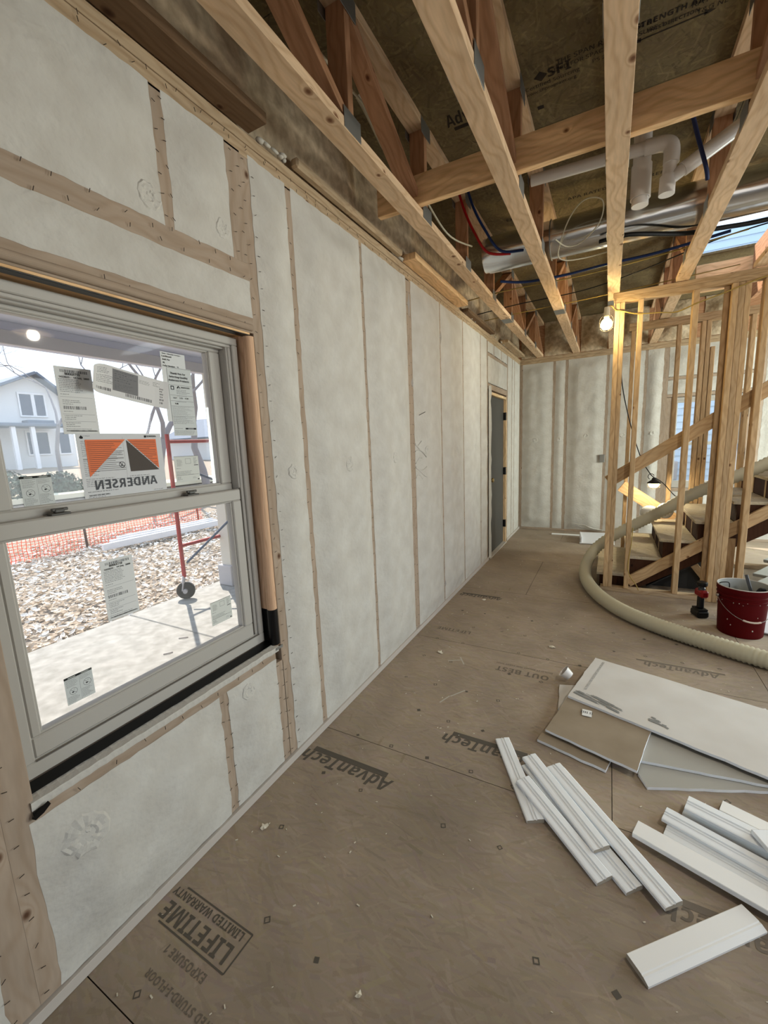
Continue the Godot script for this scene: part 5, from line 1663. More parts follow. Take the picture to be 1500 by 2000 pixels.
func build_trim_boards() -> void:
	var g = "white trim offcuts in the left heap"
	var h = "white trim offcuts in the right heap"
	casing(Vector3(0.854, 0.0, -1.862), Vector3(1.068, 0.0, -1.465), 0.066, "white trim piece with a dark dot, leftmost and flat on the floor", M.trim_white, 0, g)
	casing(Vector3(0.993, 0.0, -1.748), Vector3(1.388, 0.0, -1.344), 0.066, "white grooved trim lying under the middle trim piece, its near end bare", M.trim_white, 0, g)
	casing(Vector3(0.992, 0.0166, -1.779), Vector3(1.292, 0.0166, -1.434), 0.066, "shorter white grooved trim stacked on top in the middle of the left heap", M.trim_white, 0, g)
	casing(Vector3(1.118, 0.0, -1.770), Vector3(1.492, 0.0, -1.350), 0.060, "white trim hidden beneath the longest piece at the right of the left heap", M.trim_cream, 1, g)
	casing(Vector3(1.098, 0.0166, -1.766), Vector3(1.491, 0.0166, -1.330), 0.066, "longest white grooved trim, upper piece at the right of the left heap", M.trim_white, 0, g)
	casing(Vector3(0.990, 0.0172, -1.632), Vector3(1.303, 0.0004, -1.336), 0.064, "white trim tilted across the leftmost piece, its near end on the floor", M.trim_white, 0, g)
	# right heap
	casing(Vector3(1.500, 0.0, -1.637), Vector3(1.95, 0.0, -1.475), 0.062, "white grooved trim flat on the floor just behind the cream board", M.trim_white, 0, h)
	casing(Vector3(1.500, 0.0166, -1.692), Vector3(2.02, 0.0166, -1.495), 0.066, "white grooved trim in the second layer of the right heap, far end sticking out", M.trim_white, 0, h)
	casing(Vector3(1.575, 0.0, -1.772), Vector3(2.05, 0.0, -1.590), 0.070, "white grooved trim underneath in the middle of the right heap", M.trim_white, 0, h)
	casing(Vector3(1.578, 0.0332, -1.764), Vector3(1.93, 0.0332, -1.640), 0.074, "white grooved trim lying topmost in the middle of the right heap", M.trim_white, 0, h)
	casing(Vector3(1.700, 0.0, -1.842), Vector3(2.10, 0.0, -1.690), 0.062, "dull white trim farthest back in the right heap", M.trim_cream, 1, h)
	casing(Vector3(1.400, 0.0166, -1.576), Vector3(2.00, 0.0166, -1.378), 0.072, "long plain cream trim board at the front of the right heap", M.trim_cream, 1, h)
	casing(Vector3(1.80, 0.050, -1.72), Vector3(1.90, 0.050, -1.50), 0.10, "plain white board end lying crosswise over the right heap at the frame's edge", M.trim_white, 1, h)
	casing(Vector3(1.384, 0.0, -1.111), Vector3(1.699, 0.0, -1.409), 0.072, "short wide white trim with a bevelled edge, nearest on the floor", M.trim_cream, 2, h)

func scrap(called: String, at: Vector3, size: float, m: Material, label: String, seed_: int, category := "scrap", group := "") -> void:
	var s = begin()
	var r := RandomNumberGenerator.new()
	r.seed = seed_
	var ring = []
	for k in 9:
		var a = TAU * k / 9
		ring.append(at + Vector3(cos(a), 0, sin(a)) * size * r.randf_range(0.35, 1.0) + Vector3(0, r.randf_range(0.001, 0.010), 0))
	var c = at + Vector3(0, 0.006 + size * 0.15, 0)
	for k in 9:
		face(s, c, ring[k], ring[(k + 1) % 9], c + Vector3(0.0001, 0, 0), Vector3.UP)
	tag(obj(called, s, m), label, category, group)

func build_small_things() -> void:
	scrap("paper_scrap", Vector3(0.131, 0, -0.989), 0.020, M.paper_scrap, "pale crumpled scrap on the floor beside the netted wall below the window", 1)
	scrap("paper_scrap", Vector3(0.961, 0, -2.932), 0.030, M.paper_scrap, "pale torn scrap beyond the drywall pile, towards the hose", 2)
	scrap("paper_scrap", Vector3(0.30, 0, -3.632), 0.024, M.paper_scrap, "pale scrap near the wall, farthest before the floor's long seam", 3)
	scrap("paper_scrap", Vector3(0.274, 0, -2.553), 0.024, M.paper_scrap, "pale scrap among chalky smears near the wall's foot in mid-floor", 4)
	scrap("paper_scrap", Vector3(0.724, 0, -0.726), 0.012, M.paper_scrap, "tiny pale scrap near the bottom edge, in front of the trim heap", 6)
	scrap("white_lump", Vector3(2.03, 0, -2.63), 0.035, M.white_board, "small white lump at the frame's right edge beyond the large drywall sheet", 9)
	# sawdust, chips and staples too many to count
	var r := RandomNumberGenerator.new()
	r.seed = 77
	var mm := MultiMesh.new()
	mm.transform_format = MultiMesh.TRANSFORM_3D
	var b := BoxMesh.new()
	b.size = Vector3(0.010, 0.0025, 0.0035)
	mm.mesh = b
	mm.instance_count = 420
	for i in 420:
		var x = r.randf_range(0.05, 2.4)
		var z = -r.randf_range(0.2, 6.6)
		var k = r.randf_range(0.35, 1.0)
		mm.set_instance_transform(i, Transform3D(Basis(Vector3.UP, r.randf() * TAU).scaled(Vector3(k, k, k)), Vector3(x, 0.0015, z)))
	var mi := MultiMeshInstance3D.new()
	mi.name = "wood_chips"
	mi.multimesh = mm
	mi.material_override = M.paper_scrap
	mi.set_meta("kind", "stuff")
	tag(mi, "tiny pale chips scattered over the brown subfloor", "debris")
	add_child(mi)
	# clear cup by the drywall
	var t = thing("plastic_cup", "crushed clear plastic cup on the floor at the drywall pile's back left corner", "cup", Vector3(1.105, 0.0, -2.535))
	var s = begin()
	lathe(s, [Vector2(0.0, 0.001), Vector2(0.028, 0.001), Vector2(0.036, 0.045), Vector2(0.038, 0.046), Vector2(0.035, 0.045), Vector2(0.027, 0.003), Vector2(0.0, 0.003)], Transform3D(Basis(Vector3(0, 0, 1), 0.9) , Vector3(0, 0.034, 0)), 18)
	obj("cup_body", s, M.pvc, t)
	# battered white panel and thin strip by the far wall
	t = thing("white_panel", "battered flat white panel lying on the floor near the far wall", "panel", Vector3(1.09, 0, -6.30))
	s = begin()
	board(s, Vector3(-0.15, 0.045, -0.20), Vector3(-0.12, 0.05, 0.17), Vector3(1, 0, 0), 0.02, 0.09, 0.003)
	board(s, Vector3(0.06, 0.088, -0.19), Vector3(0.07, 0.012, 0.18), Vector3(1, 0, 0.05), 0.42, 0.012, 0.003)
	obj("panel_body", s, M.white_board, t)
	tag(one_box("white_strip", Vector3(0.54, 0.001, -6.66), Vector3(0.97, 0.014, -6.60), M.trim_cream, null, 0), "thin pale strip of wood lying along the foot of the far wall", "strip")
	# bagged insulation on the stair by the lower lamp
	t = thing("plastic_bag", "crumpled white plastic bag on the stair behind the tan hose", "bag", Vector3(1.74, 0.56, -5.25))
	s = begin()
	sphere(s, Vector3(-0.07, 0.05, 0), Vector3(0.09, 0.075, 0.08), 9)
	sphere(s, Vector3(0.07, 0.07, -0.02), Vector3(0.08, 0.085, 0.07), 9)
	obj("bag_body", s, M.paper, t)
	# offcuts behind the bucket
	t = thing("wrapped_panel", "white board with dotted edge leaning behind the red bucket", "board", Vector3(2.48, 0, -4.03))
	s = begin()
	board(s, Vector3(-0.06, 0.012, 0.35), Vector3(0.10, 0.16, -0.25), Vector3(1, 0, 0.2), 0.36, 0.012, 0.002)
	obj("panel_body", s, M.white_board, t)
	for i in 3:
		t = thing("broken_board", ["grey broken slab behind the bucket, lowest of the rubble", "grey broken slab tilted in the rubble behind the bucket", "grey broken slab topmost in the rubble at the right edge"][i], "rubble", Vector3(2.55 + 0.16 * i, 0.02 + 0.05 * i, -4.70 - 0.36 * i))
		s = begin()
		board(s, Vector3(-0.12, 0.03, 0.18), Vector3(0.20, 0.10 + 0.02 * i, -0.18), Vector3(1, 0.1, 0.7), 0.24, 0.03, 0.004)
		obj("slab_body", s, M.drywall_grey, t)

# ---------------------------------------------------------------- papers stuck on the panes
# fine print drawn as an image: ops are [kind, x, y, w, h, n]
func print_image(w: int, h: int, paper: Color, ops: Array, seed_: int) -> ImageTexture:
	var im := Image.create_empty(w, h, false, Image.FORMAT_RGB8)
	im.fill(paper)
	var r := RandomNumberGenerator.new()
	r.seed = seed_
	var ink = Color(0.20, 0.21, 0.23)
	for o in ops:
		var x: int = o[1]
		var y: int = o[2]
		var ww: int = o[3]
		var hh: int = o[4]
		match o[0]:
			"rect":
				im.fill_rect(Rect2i(x, y, ww, hh), o[5])
			"code":
				var p = x
				while p < x + ww:
					var b = r.randi_range(2, 5)
					im.fill_rect(Rect2i(p, y, b, hh), ink)
					p += b + r.randi_range(2, 6)
			"lines":
				# o[5] lines of words
				for i in o[5]:
					var ly = y + int(float(i) * hh / o[5])
					var lx = x
					var end = x + int(ww * r.randf_range(0.55, 1.0))
					while lx < end:
						var wl = r.randi_range(6, 20)
						var lh = maxi(2, int(hh * 0.38 / o[5]))
						for q in range(lx, mini(lx + wl, end), 3):
							im.fill_rect(Rect2i(q, ly + r.randi_range(0, 1), 2, lh), ink.lerp(paper, r.randf_range(0.1, 0.45)))
						lx += wl + 4
			"ring":
				for k in 90:
					var a = TAU * k / 90
					im.fill_rect(Rect2i(int(x + cos(a) * ww), int(y + sin(a) * ww), 3, 3), ink)
				for k in 30:
					var t = float(k) / 29 * 2.0 - 1.0
					im.fill_rect(Rect2i(int(x + t * ww * 0.7), int(y + t * ww * 0.7), 3, 3), ink)
				im.fill_rect(Rect2i(x - int(ww * 0.4), y + int(ww * 0.1), int(ww * 0.5), int(ww * 0.4)), ink)
				im.fill_rect(Rect2i(x + int(ww * 0.05), y - int(ww * 0.5), int(ww * 0.45), 3), ink)
	return tex(im)

func paper_on(called: String, label: String, x: float, z0: float, z1: float, y0: float, y1: float, texture: Texture2D, mirror := false) -> Node3D:
	var t = thing(called, label, "sticker", Vector3(x, (y0 + y1) * 0.5, (z0 + z1) * 0.5))
	var m := StandardMaterial3D.new()
	m.albedo_texture = texture
	m.roughness = 0.85
	m.backlight_enabled = true
	m.backlight = Color(0.25, 0.25, 0.25)
	var s = begin()
	var hz = absf(z1 - z0) * 0.5
	var hy = (y1 - y0) * 0.5
	var l = 1.0 if mirror else 0.0
	# seen from the room: left is +z
	quad(s, Vector3(0, hy, hz), Vector3(0, hy, -hz), Vector3(0, -hy, -hz), Vector3(0, -hy, hz), Vector3(1, 0, 0), Vector2(l, 0), Vector2(1.0 - l, 0), Vector2(1.0 - l, 1), Vector2(l, 1))
	quad(s, Vector3(-0.0004, hy, hz), Vector3(-0.0004, hy, -hz), Vector3(-0.0004, -hy, -hz), Vector3(-0.0004, -hy, hz), Vector3(-1, 0, 0), Vector2(l, 0), Vector2(1.0 - l, 0), Vector2(1.0 - l, 1), Vector2(l, 1))
	obj("paper", s, m, t)
	return t

func on_pane(t: Node3D, words: String, h: float, z: float, y: float, m: Material, bold := true, mirror := false) -> void:
	var B = Basis(Vector3(0, 0, -1), Vector3(0, 1, 0), Vector3(1, 0, 0))
	if mirror:
		B = Basis(Vector3(0, 0, 1), Vector3(0, 1, 0), Vector3(-1, 0, 0))
	lettering("lettering", words, h, m, Transform3D(B, Vector3(0.0008, y, z) - Vector3(0, t.position.y, t.position.z)), t, bold)

func flat_poly(t: Node3D, called: String, pts: Array, m: Material, lift := 0.0006) -> void:
	var s = begin()
	for i in range(1, pts.size() - 1):
		var q = []
		for p in [pts[0], pts[i], pts[i + 1]]:
			q.append(Vector3(lift, p.y - t.position.y, p.x - t.position.z))
		tri(s, q[0], q[1], q[2], Vector3(1, 0, 0), Vector2.ZERO, Vector2.ZERO, Vector2.ZERO)
	obj(called, s, m, t)

func build_stickers() -> void:
	var xu = -0.1222
	var xl = -0.0842
	var paper = Color(0.86, 0.87, 0.87)
	var list_ops = [["code", 40, 22, 200, 22], ["lines", 20, 96, 170, 110, 8], ["lines", 20, 214, 70, 14, 1], ["rect", 14, 236, 240, 2, Color(0.55, 0.56, 0.58)], ["lines", 26, 262, 130, 44, 3], ["code", 26, 310, 170, 26], ["lines", 26, 350, 70, 14, 1], ["rect", 14, 374, 240, 2, Color(0.55, 0.56, 0.58)], ["lines", 26, 384, 130, 44, 3], ["rect", 14, 432, 240, 2, Color(0.55, 0.56, 0.58)], ["lines", 26, 442, 120, 44, 3], ["lines", 20, 492, 220, 12, 1], ["lines", 20, 508, 200, 14, 1]]
	var list_tex = print_image(272, 536, paper, list_ops, 1)
	var t = paper_on("label_sheet", "tall printed list with a barcode on the upper pane, left of the orange sign's top", xu, -0.640, -0.737, 1.526, 1.7155, list_tex)
	on_pane(t, "MRKAT10", 0.0065, -0.685, 1.696, M.ink_black)
	on_pane(t, "1433633 -   14 Seq   3800", 0.0052, -0.689, 1.687, M.ink_black)
	on_pane(t, "1-1 ANDERSEN LABELS (STANDARD)", 0.0036, -0.690, 1.535, M.ink_black)
	t = paper_on("label_sheet", "tall printed list with a barcode alone in the middle of the lower pane", xl, -0.660, -0.758, 0.952, 1.1435, list_tex)
	on_pane(t, "MRKAT10", 0.0065, -0.705, 1.124, M.ink_black)
	on_pane(t, "1433633 -   14 Seq   3800", 0.0052, -0.709, 1.115, M.ink_black)
	on_pane(t, "1-1 ANDERSEN LABELS (STANDARD)", 0.0036, -0.710, 0.961, M.ink_black)
	# long curled shipping paper
	t = thing("curled_paper", "curled tilted paper with a grey strip across it, between the tall lists", "paper", Vector3(xu + 0.001, 1.68, -0.85))
	var ship = print_image(560, 210, Color(0.84, 0.84, 0.84), [["lines", 70, 22, 90, 44, 4], ["lines", 60, 74, 130, 60, 5], ["code", 60, 160, 100, 20], ["rect", 176, 14, 170, 150, Color(0.48, 0.48, 0.49)], ["lines", 190, 24, 150, 80, 5], ["lines", 190, 110, 140, 44, 5], ["lines", 352, 40, 80, 30, 3], ["code", 260, 166, 180, 22], ["lines", 452, 26, 50, 36, 3], ["code", 500, 62, 22, 10], ["code", 500, 80, 22, 10], ["code", 500, 100, 22, 12], ["code", 500, 122, 22, 10], ["code", 500, 142, 22, 14], ["code", 500, 166, 22, 14]], 5)
	var m := StandardMaterial3D.new()
	m.albedo_texture = ship
	m.roughness = 0.85
	m.backlight_enabled = true
	m.backlight = Color(0.25, 0.25, 0.25)
	var s = begin()
	var n = 18
	for i in n:
		var q = []
		for e in [[i, 0], [i + 1, 0], [i + 1, 1], [i, 1]]:
			var u = float(e[0]) / n
			var v = float(e[1])
			# the left end rolls forward off the glass, so that its corner is rounded
			var curl = 0.050 * pow(clampf(1.0 - u / 0.22, 0.0, 1.0), 2.0) + 0.010 * pow(clampf((u - 0.8) / 0.2, 0.0, 1.0), 2.0)
			var drop = 0.030 * pow(clampf(1.0 - u / 0.24, 0.0, 1.0), 1.7) * (1.0 - v)
			var a = u * 0.262
			q.append(Vector3(curl + 0.002, 0.046 - v * 0.092 - drop - (a - 0.13) * 0.175 - v * 0.0, 0.131 - a + v * 0.012))
		var nn = (q[1] - q[0]).cross(q[3] - q[0]).normalized()
		if nn.x < 0:
			nn = -nn
		quad(s, q[0], q[1], q[2], q[3], nn, Vector2(float(i) / n, 0), Vector2(float(i + 1) / n, 0), Vector2(float(i + 1) / n, 1), Vector2(float(i) / n, 1))
	obj("paper", s, m, t)
	# two tall sheets at the right, one over the other
	var back = print_image(240, 520, Color(0.85, 0.86, 0.86), [["lines", 14, 10, 200, 10, 1]], 6)
	t = paper_on("label_sheet", "tall mostly blank sheet at the upper pane's right, partly behind the thank-you sheet", xu - 0.0004, -0.971, -1.0665, 1.5705, 1.8085, back)
	on_pane(t, "Date     Material   Carrier", 0.0042, -1.012, 1.803, M.ink_grey)
	on_pane(t, "Cardboard", 0.0055, -0.994, 1.794, M.ink_black)
	on_pane(t, "Bolt Pin", 0.0055, -0.991, 1.783, M.ink_black)
	on_pane(t, "PI", 0.0055, -0.981, 1.772, M.ink_black)
	on_pane(t, "Pallet Number    71", 0.0050, -1.007, 1.762, M.ink_black)
	var ty = print_image(240, 600, Color(0.80, 0.82, 0.82), [["rect", 4, 4, 232, 2, Color(0.35, 0.36, 0.38)], ["rect", 4, 150, 232, 2, Color(0.35, 0.36, 0.38)], ["rect", 16, 160, 34, 34, Color(0.20, 0.21, 0.23)], ["rect", 24, 168, 18, 20, Color(0.80, 0.82, 0.82)], ["lines", 70, 190, 140, 44, 4], ["rect", 4, 240, 232, 2, Color(0.35, 0.36, 0.38)], ["lines", 70, 246, 110, 10, 1], ["rect", 4, 290, 232, 2, Color(0.35, 0.36, 0.38)], ["lines", 50, 296, 150, 10, 1], ["rect", 4, 335, 232, 2, Color(0.35, 0.36, 0.38)], ["lines", 10, 342, 210, 80, 11], ["lines", 10, 430, 220, 70, 8], ["rect", 4, 426, 232, 2, Color(0.35, 0.36, 0.38)], ["rect", 120, 530, 30, 14, Color(0.10, 0.10, 0.12)], ["rect", 152, 530, 50, 14, Color(0.48, 0.49, 0.50)], ["rect", 204, 530, 30, 14, Color(0.10, 0.10, 0.12)], ["lines", 10, 534, 100, 12, 1], ["lines", 10, 556, 220, 40, 4]], 7)
	t = paper_on("label_sheet", "tall thank-you sheet with a box logo, in front at the upper pane's right", xu + 0.0008, -0.989, -1.0845, 1.5205, 1.7595, ty)
	on_pane(t, "Thank You for", 0.0066, -1.030, 1.739, M.ink_black)
	on_pane(t, "Selecting Quality", 0.0066, -1.031, 1.727, M.ink_black)
	on_pane(t, "Andersen Products", 0.0066, -1.032, 1.715, M.ink_black)
	flat_poly(t, "emblem", [Vector2(-1.018, 1.688), Vector2(-1.026, 1.698), Vector2(-1.0255, 1.688)], M.ink_black)
	flat_poly(t, "emblem", [Vector2(-1.0265, 1.698), Vector2(-1.034, 1.688), Vector2(-1.031, 1.688), Vector2(-1.0265, 1.693)], M.ink_black)
	on_pane(t, "ANDERSEN", 0.0050, -1.054, 1.692, M.ink_black)
	on_pane(t, "0.27      1.53      0.38", 0.0050, -1.032, 1.654, M.ink_black)
	on_pane(t, "0.46", 0.0050, -1.012, 1.634, M.ink_black)
	# the orange sign seen from behind
	var back_lines = [["lines", 20, 40, 220, 90, 9], ["lines", 20, 150, 90, 90, 9], ["rect", 20, 138, 220, 8, Color(0.62, 0.62, 0.63)], ["lines", 20, 250, 200, 50, 5], ["rect", 246, 20, 2, 290, Color(0.70, 0.70, 0.71)], ["lines", 262, 250, 170, 60, 5], ["ring", 225, 180, 16, 0], ["lines", 20, 322, 170, 12, 1], ["lines", 20, 352, 110, 8, 1], ["lines", 20, 362, 150, 8, 1], ["lines", 400, 348, 70, 8, 1], ["lines", 36, 12, 60, 8, 1]]
	var sign_tex = print_image(490, 376, Color(0.82, 0.83, 0.84), back_lines, 9)
	t = paper_on("window_sign", "wide sign with orange and grey triangles and mirrored big lettering on the upper pane", xu + 0.0012, -0.667, -0.9335, 1.324, 1.5275, sign_tex)
	var zl = -0.667
	var W = 0.2665
	var top = 1.5275
	var H = 0.2035
	var P = func(u, v): return Vector2(zl - u * W, top - v * H)
	flat_poly(t, "orange_field", [P.call(0.085, 0.09), P.call(0.535, 0.09), P.call(0.085, 0.64)], M.orange_print)
	flat_poly(t, "orange_field", [P.call(0.555, 0.09), P.call(0.925, 0.09), P.call(0.925, 0.58)], M.orange_print)
	flat_poly(t, "dark_field", [P.call(0.545, 0.10), P.call(0.925, 0.60), P.call(0.552, 0.60)], M.dark_print)
	# the print on the other side shows through as fine lines
	var fl = begin()
	var r := RandomNumberGenerator.new()
	r.seed = 2
	for i in 16:
		var v = 0.12 + i * 0.029
		for seg in [[0.10, 0.50], [0.57, 0.91]]:
			var u1 = minf(seg[1], seg[0] + r.randf_range(0.25, 0.45))
			var a = P.call(seg[0], v)
			var b = P.call(u1, v + 0.006)
			face(fl, Vector3(0.0009, a.y - t.position.y, a.x - t.position.z), Vector3(0.0009, a.y - t.position.y, b.x - t.position.z), Vector3(0.0009, b.y - t.position.y, b.x - t.position.z), Vector3(0.0009, b.y - t.position.y, a.x - t.position.z), Vector3(1, 0, 0))
	obj("fine_print", fl, M.dark_print, t)
	on_pane(t, "ANDERSEN", 0.0285, zl - 0.495 * W, top - 0.77 * H, M.ink_grey, true, true)
	on_pane(t, "ANDERSEN", 0.0055, zl - 0.86 * W, top - 0.045 * H, M.ink_black, true, true)
	on_pane(t, "LOVE THE LIFE YOU SEE", 0.0040, zl - 0.16 * W, top - 0.915 * H, M.ink_grey, true, true)
	flat_poly(t, "emblem", [P.call(0.035, 0.055), P.call(0.055, 0.025), P.call(0.075, 0.055), P.call(0.068, 0.075), P.call(0.042, 0.075)], M.ink_black)
	flat_poly(t, "emblem", [P.call(0.775, 0.03), P.call(0.80, 0.03), P.call(0.80, 0.065), P.call(0.775, 0.065)], M.ink_black)
	# small certificates
	var small = print_image(260, 240, Color(0.83, 0.84, 0.82), [["rect", 0, 0, 260, 4, Color(0.45, 0.46, 0.44)], ["lines", 26, 30, 66, 66, 12], ["rect", 116, 24, 56, 2, Color(0.4, 0.4, 0.4)], ["rect", 116, 70, 56, 2, Color(0.4, 0.4, 0.4)], ["rect", 116, 24, 2, 48, Color(0.4, 0.4, 0.4)], ["rect", 172, 24, 2, 48, Color(0.4, 0.4, 0.4)], ["lines", 206, 18, 40, 66, 5], ["rect", 206, 86, 46, 6, Color(0.2, 0.2, 0.2)], ["lines", 14, 110, 70, 12, 1], ["lines", 14, 140, 220, 44, 4], ["rect", 10, 176, 240, 2, Color(0.4, 0.4, 0.4)], ["lines", 14, 190, 60, 34, 3], ["lines", 180, 200, 60, 20, 2], ["rect", 232, 220, 18, 10, Color(0.1, 0.1, 0.1)]], 13)
	paper_on("certificate_label", "small square certificate sticker right of the orange sign on the upper pane", xu, -0.9745, -1.076, 1.352, 1.446, small)
	paper_on("certificate_label", "small square certificate sticker low in the lower pane's right corner", xl, -1.026, -1.1255, 0.781, 0.875, small)
	var safe = print_image(300, 340, Color(0.80, 0.82, 0.82), [["rect", 0, 0, 170, 26, Color(0.08, 0.10, 0.10)], ["rect", 170, 0, 130, 26, Color(0.30, 0.31, 0.31)], ["rect", 40, 10, 80, 9, Color(0.75, 0.78, 0.76)], ["rect", 185, 10, 80, 9, Color(0.70, 0.72, 0.70)], ["lines", 14, 36, 130, 100, 8], ["rect", 154, 30, 2, 300, Color(0.45, 0.46, 0.48)], ["lines", 164, 36, 120, 60, 6], ["ring", 78, 190, 40, 0], ["ring", 232, 150, 42, 0], ["lines", 14, 246, 130, 84, 7], ["lines", 164, 210, 124, 112, 8]], 21)
	paper_on("safety_label", "small safety sticker with two crossed-out circles above the left sash lock", xu, -0.5175, -0.590, 1.331, 1.4135, safe)
	paper_on("safety_label", "small safety sticker with two crossed-out circles in the lower pane's left corner", xl, -0.520, -0.5935, 0.753, 0.8355, safe)

# ---------------------------------------------------------------- outdoors
func ground_y(x: float, z: float) -> float:
	var y = -0.30
	if x < -8.0:
		y += 1.25 * smoothstep(-8.0, -24.0, x)
	return y + 0.05 * noise.get_noise_2d(x * 0.6, z * 0.6)

func build_outdoors() -> void:
	var g = setting("ground")
	var s = begin()
	var xs = [-3.4, -4.2, -5.0, -5.8, -6.6, -7.4, -8.2, -9.2, -10.5, -12.0, -14.0, -17.0, -20.0, -24.0, -30.0, -45.0, -80.0]
	var zs = []
	for i in 60:
		zs.append(26.0 - i * 1.0)
	zs.append_array([-40.0, -55.0, -90.0])
	for i in xs.size() - 1:
		for k in zs.size() - 1:
			var q = []
			for e in [[i, k], [i + 1, k], [i + 1, k + 1], [i, k + 1]]:
				q.append(Vector3(xs[e[0]], ground_y(xs[e[0]], zs[e[1]]), zs[e[1]]))
			quad(s, q[0], q[1], q[2], q[3], Vector3.UP, Vector2(q[0].x, q[0].z), Vector2(q[1].x, q[1].z), Vector2(q[2].x, q[2].z), Vector2(q[3].x, q[3].z))
	obj("soil", s, M.yard_soil, g)
	one_box("soil", Vector3(-3.4, -0.55, -40.0), Vector3(40.0, -0.34, -7.3), M.yard_soil, g, 0)
	one_box("soil", Vector3(4.9, -0.55, -7.3), Vector3(40.0, -0.34, 40.0), M.yard_soil, g, 0)
	one_box("soil", Vector3(-3.4, -0.55, 3.6), Vector3(4.9, -0.34, 40.0), M.yard_soil, g, 0)
	one_box("lawn", Vector3(-22.0, 0.15, -60.0), Vector3(-14.0, 0.30, 26.0), M.grass_dry, g, 0)
	# fallen leaves: curled leaf shapes strewn by the thousand
	var r := RandomNumberGenerator.new()
	r.seed = 5
	for kind in 2:
		var ls = begin()
		var L = 0.040
		var prof = [[-1.0, 0.0], [-0.4, 0.32], [0.2, 0.36], [0.7, 0.2], [1.0, 0.0]]
		for i in prof.size() - 1:
			for sd in [-1.0, 1.0]:
				var a = Vector3(prof[i][0] * L, 0.012 * prof[i][0] * prof[i][0], 0)
				var b = Vector3(prof[i + 1][0] * L, 0.012 * prof[i + 1][0] * prof[i + 1][0], 0)
				var c = b + Vector3(0, 0.020 * prof[i + 1][1], sd * prof[i + 1][1] * L * 1.3)
				var d = a + Vector3(0, 0.020 * prof[i][1], sd * prof[i][1] * L * 1.3)
				face(ls, a, b, c, d, Vector3.UP)
		var mm := MultiMesh.new()
		mm.transform_format = MultiMesh.TRANSFORM_3D
		mm.mesh = ls.commit()
		var count = 9000
		mm.instance_count = count
		for i in count:
			var x = -3.25 - 5.5 * r.randf()
			var z = r.randf_range(-9.5, 1.5)
			var B = Basis(Vector3.UP, r.randf() * TAU) * Basis(Vector3.RIGHT, r.randfn(0, 0.5)) * Basis(Vector3.BACK, r.randfn(0, 0.35))
			mm.set_instance_transform(i, Transform3D(B.scaled(Vector3.ONE * r.randf_range(0.6, 1.3)), Vector3(x, ground_y(minf(x, -3.4), z) + r.randf_range(0.005, 0.035), z)))
		var mi := MultiMeshInstance3D.new()
		mi.name = numbered(self, "fallen_leaves")
		mi.multimesh = mm
		mi.material_override = M.leaf_pale if kind == 0 else M.leaf_brown
		mi.set_meta("kind", "stuff")
		tag(mi, "pale dry fallen leaves covering the yard outside the window" if kind == 0 else "darker brown fallen leaves among the pale ones in the yard", "leaves")
		add_child(mi)
	# porch: slab, ceiling, beam and post
	var p = setting("porch")
	for q in [[3.6, -0.55], [-0.556, -2.35], [-2.356, -4.4], [-4.406, -9.0]]:
		one_box("slab", Vector3(-3.12, -0.42, q[1]), Vector3(-0.17, -0.20, q[0]), M.concrete, p, 0, 0.008)
	one_box("porch_ceiling", Vector3(-3.05, 2.50, -9.0), Vector3(-0.17, 2.54, 3.6), M.porch_paint, p, 2)
	one_box("porch_beam", Vector3(-3.05, 2.36, -9.0), Vector3(-2.83, 2.50, 3.6), M.porch_paint, p, 2)
	one_box("beam_board", Vector3(-2.828, 2.33, -9.0), Vector3(-2.80, 2.43, 3.6), M.pipe_grey, p, 2)
	one_box("porch_post", Vector3(-2.96, -0.20, -3.66), Vector3(-2.80, 2.36, -3.46), M.post_wood, p, 1, 0.004)
	one_box("post_base", Vector3(-3.00, -0.20, -3.70), Vector3(-2.76, 0.06, -3.42), M.pipe_grey, p, 1, 0.01)
	# sticks on the slab
	var k = begin()
	for q in [[-1.55, -1.32, 0.14, 0.4], [-1.95, -1.95, 0.07, 1.0], [-1.75, -1.75, 0.06, 0.2], [-2.1, -2.2, 0.08, 0.7], [-1.6, -1.9, 0.05, 1.6]]:
		var d = Vector3(cos(q[3]), 0, -sin(q[3])) * q[2]
		tube(k, PackedVector3Array([Vector3(q[0], -0.195, q[1]), Vector3(q[0], -0.193, q[1]) + d * 0.5 + Vector3(0.01, 0, 0), Vector3(q[0], -0.195, q[1]) + d]), 0.004, 5)
	tag(obj("fallen_twigs", k, M.bark, null, true), "few thin fallen twigs lying on the porch's concrete slab", "twigs")
	build_scaffold()
	build_fence()
	build_houses()
	build_trees()

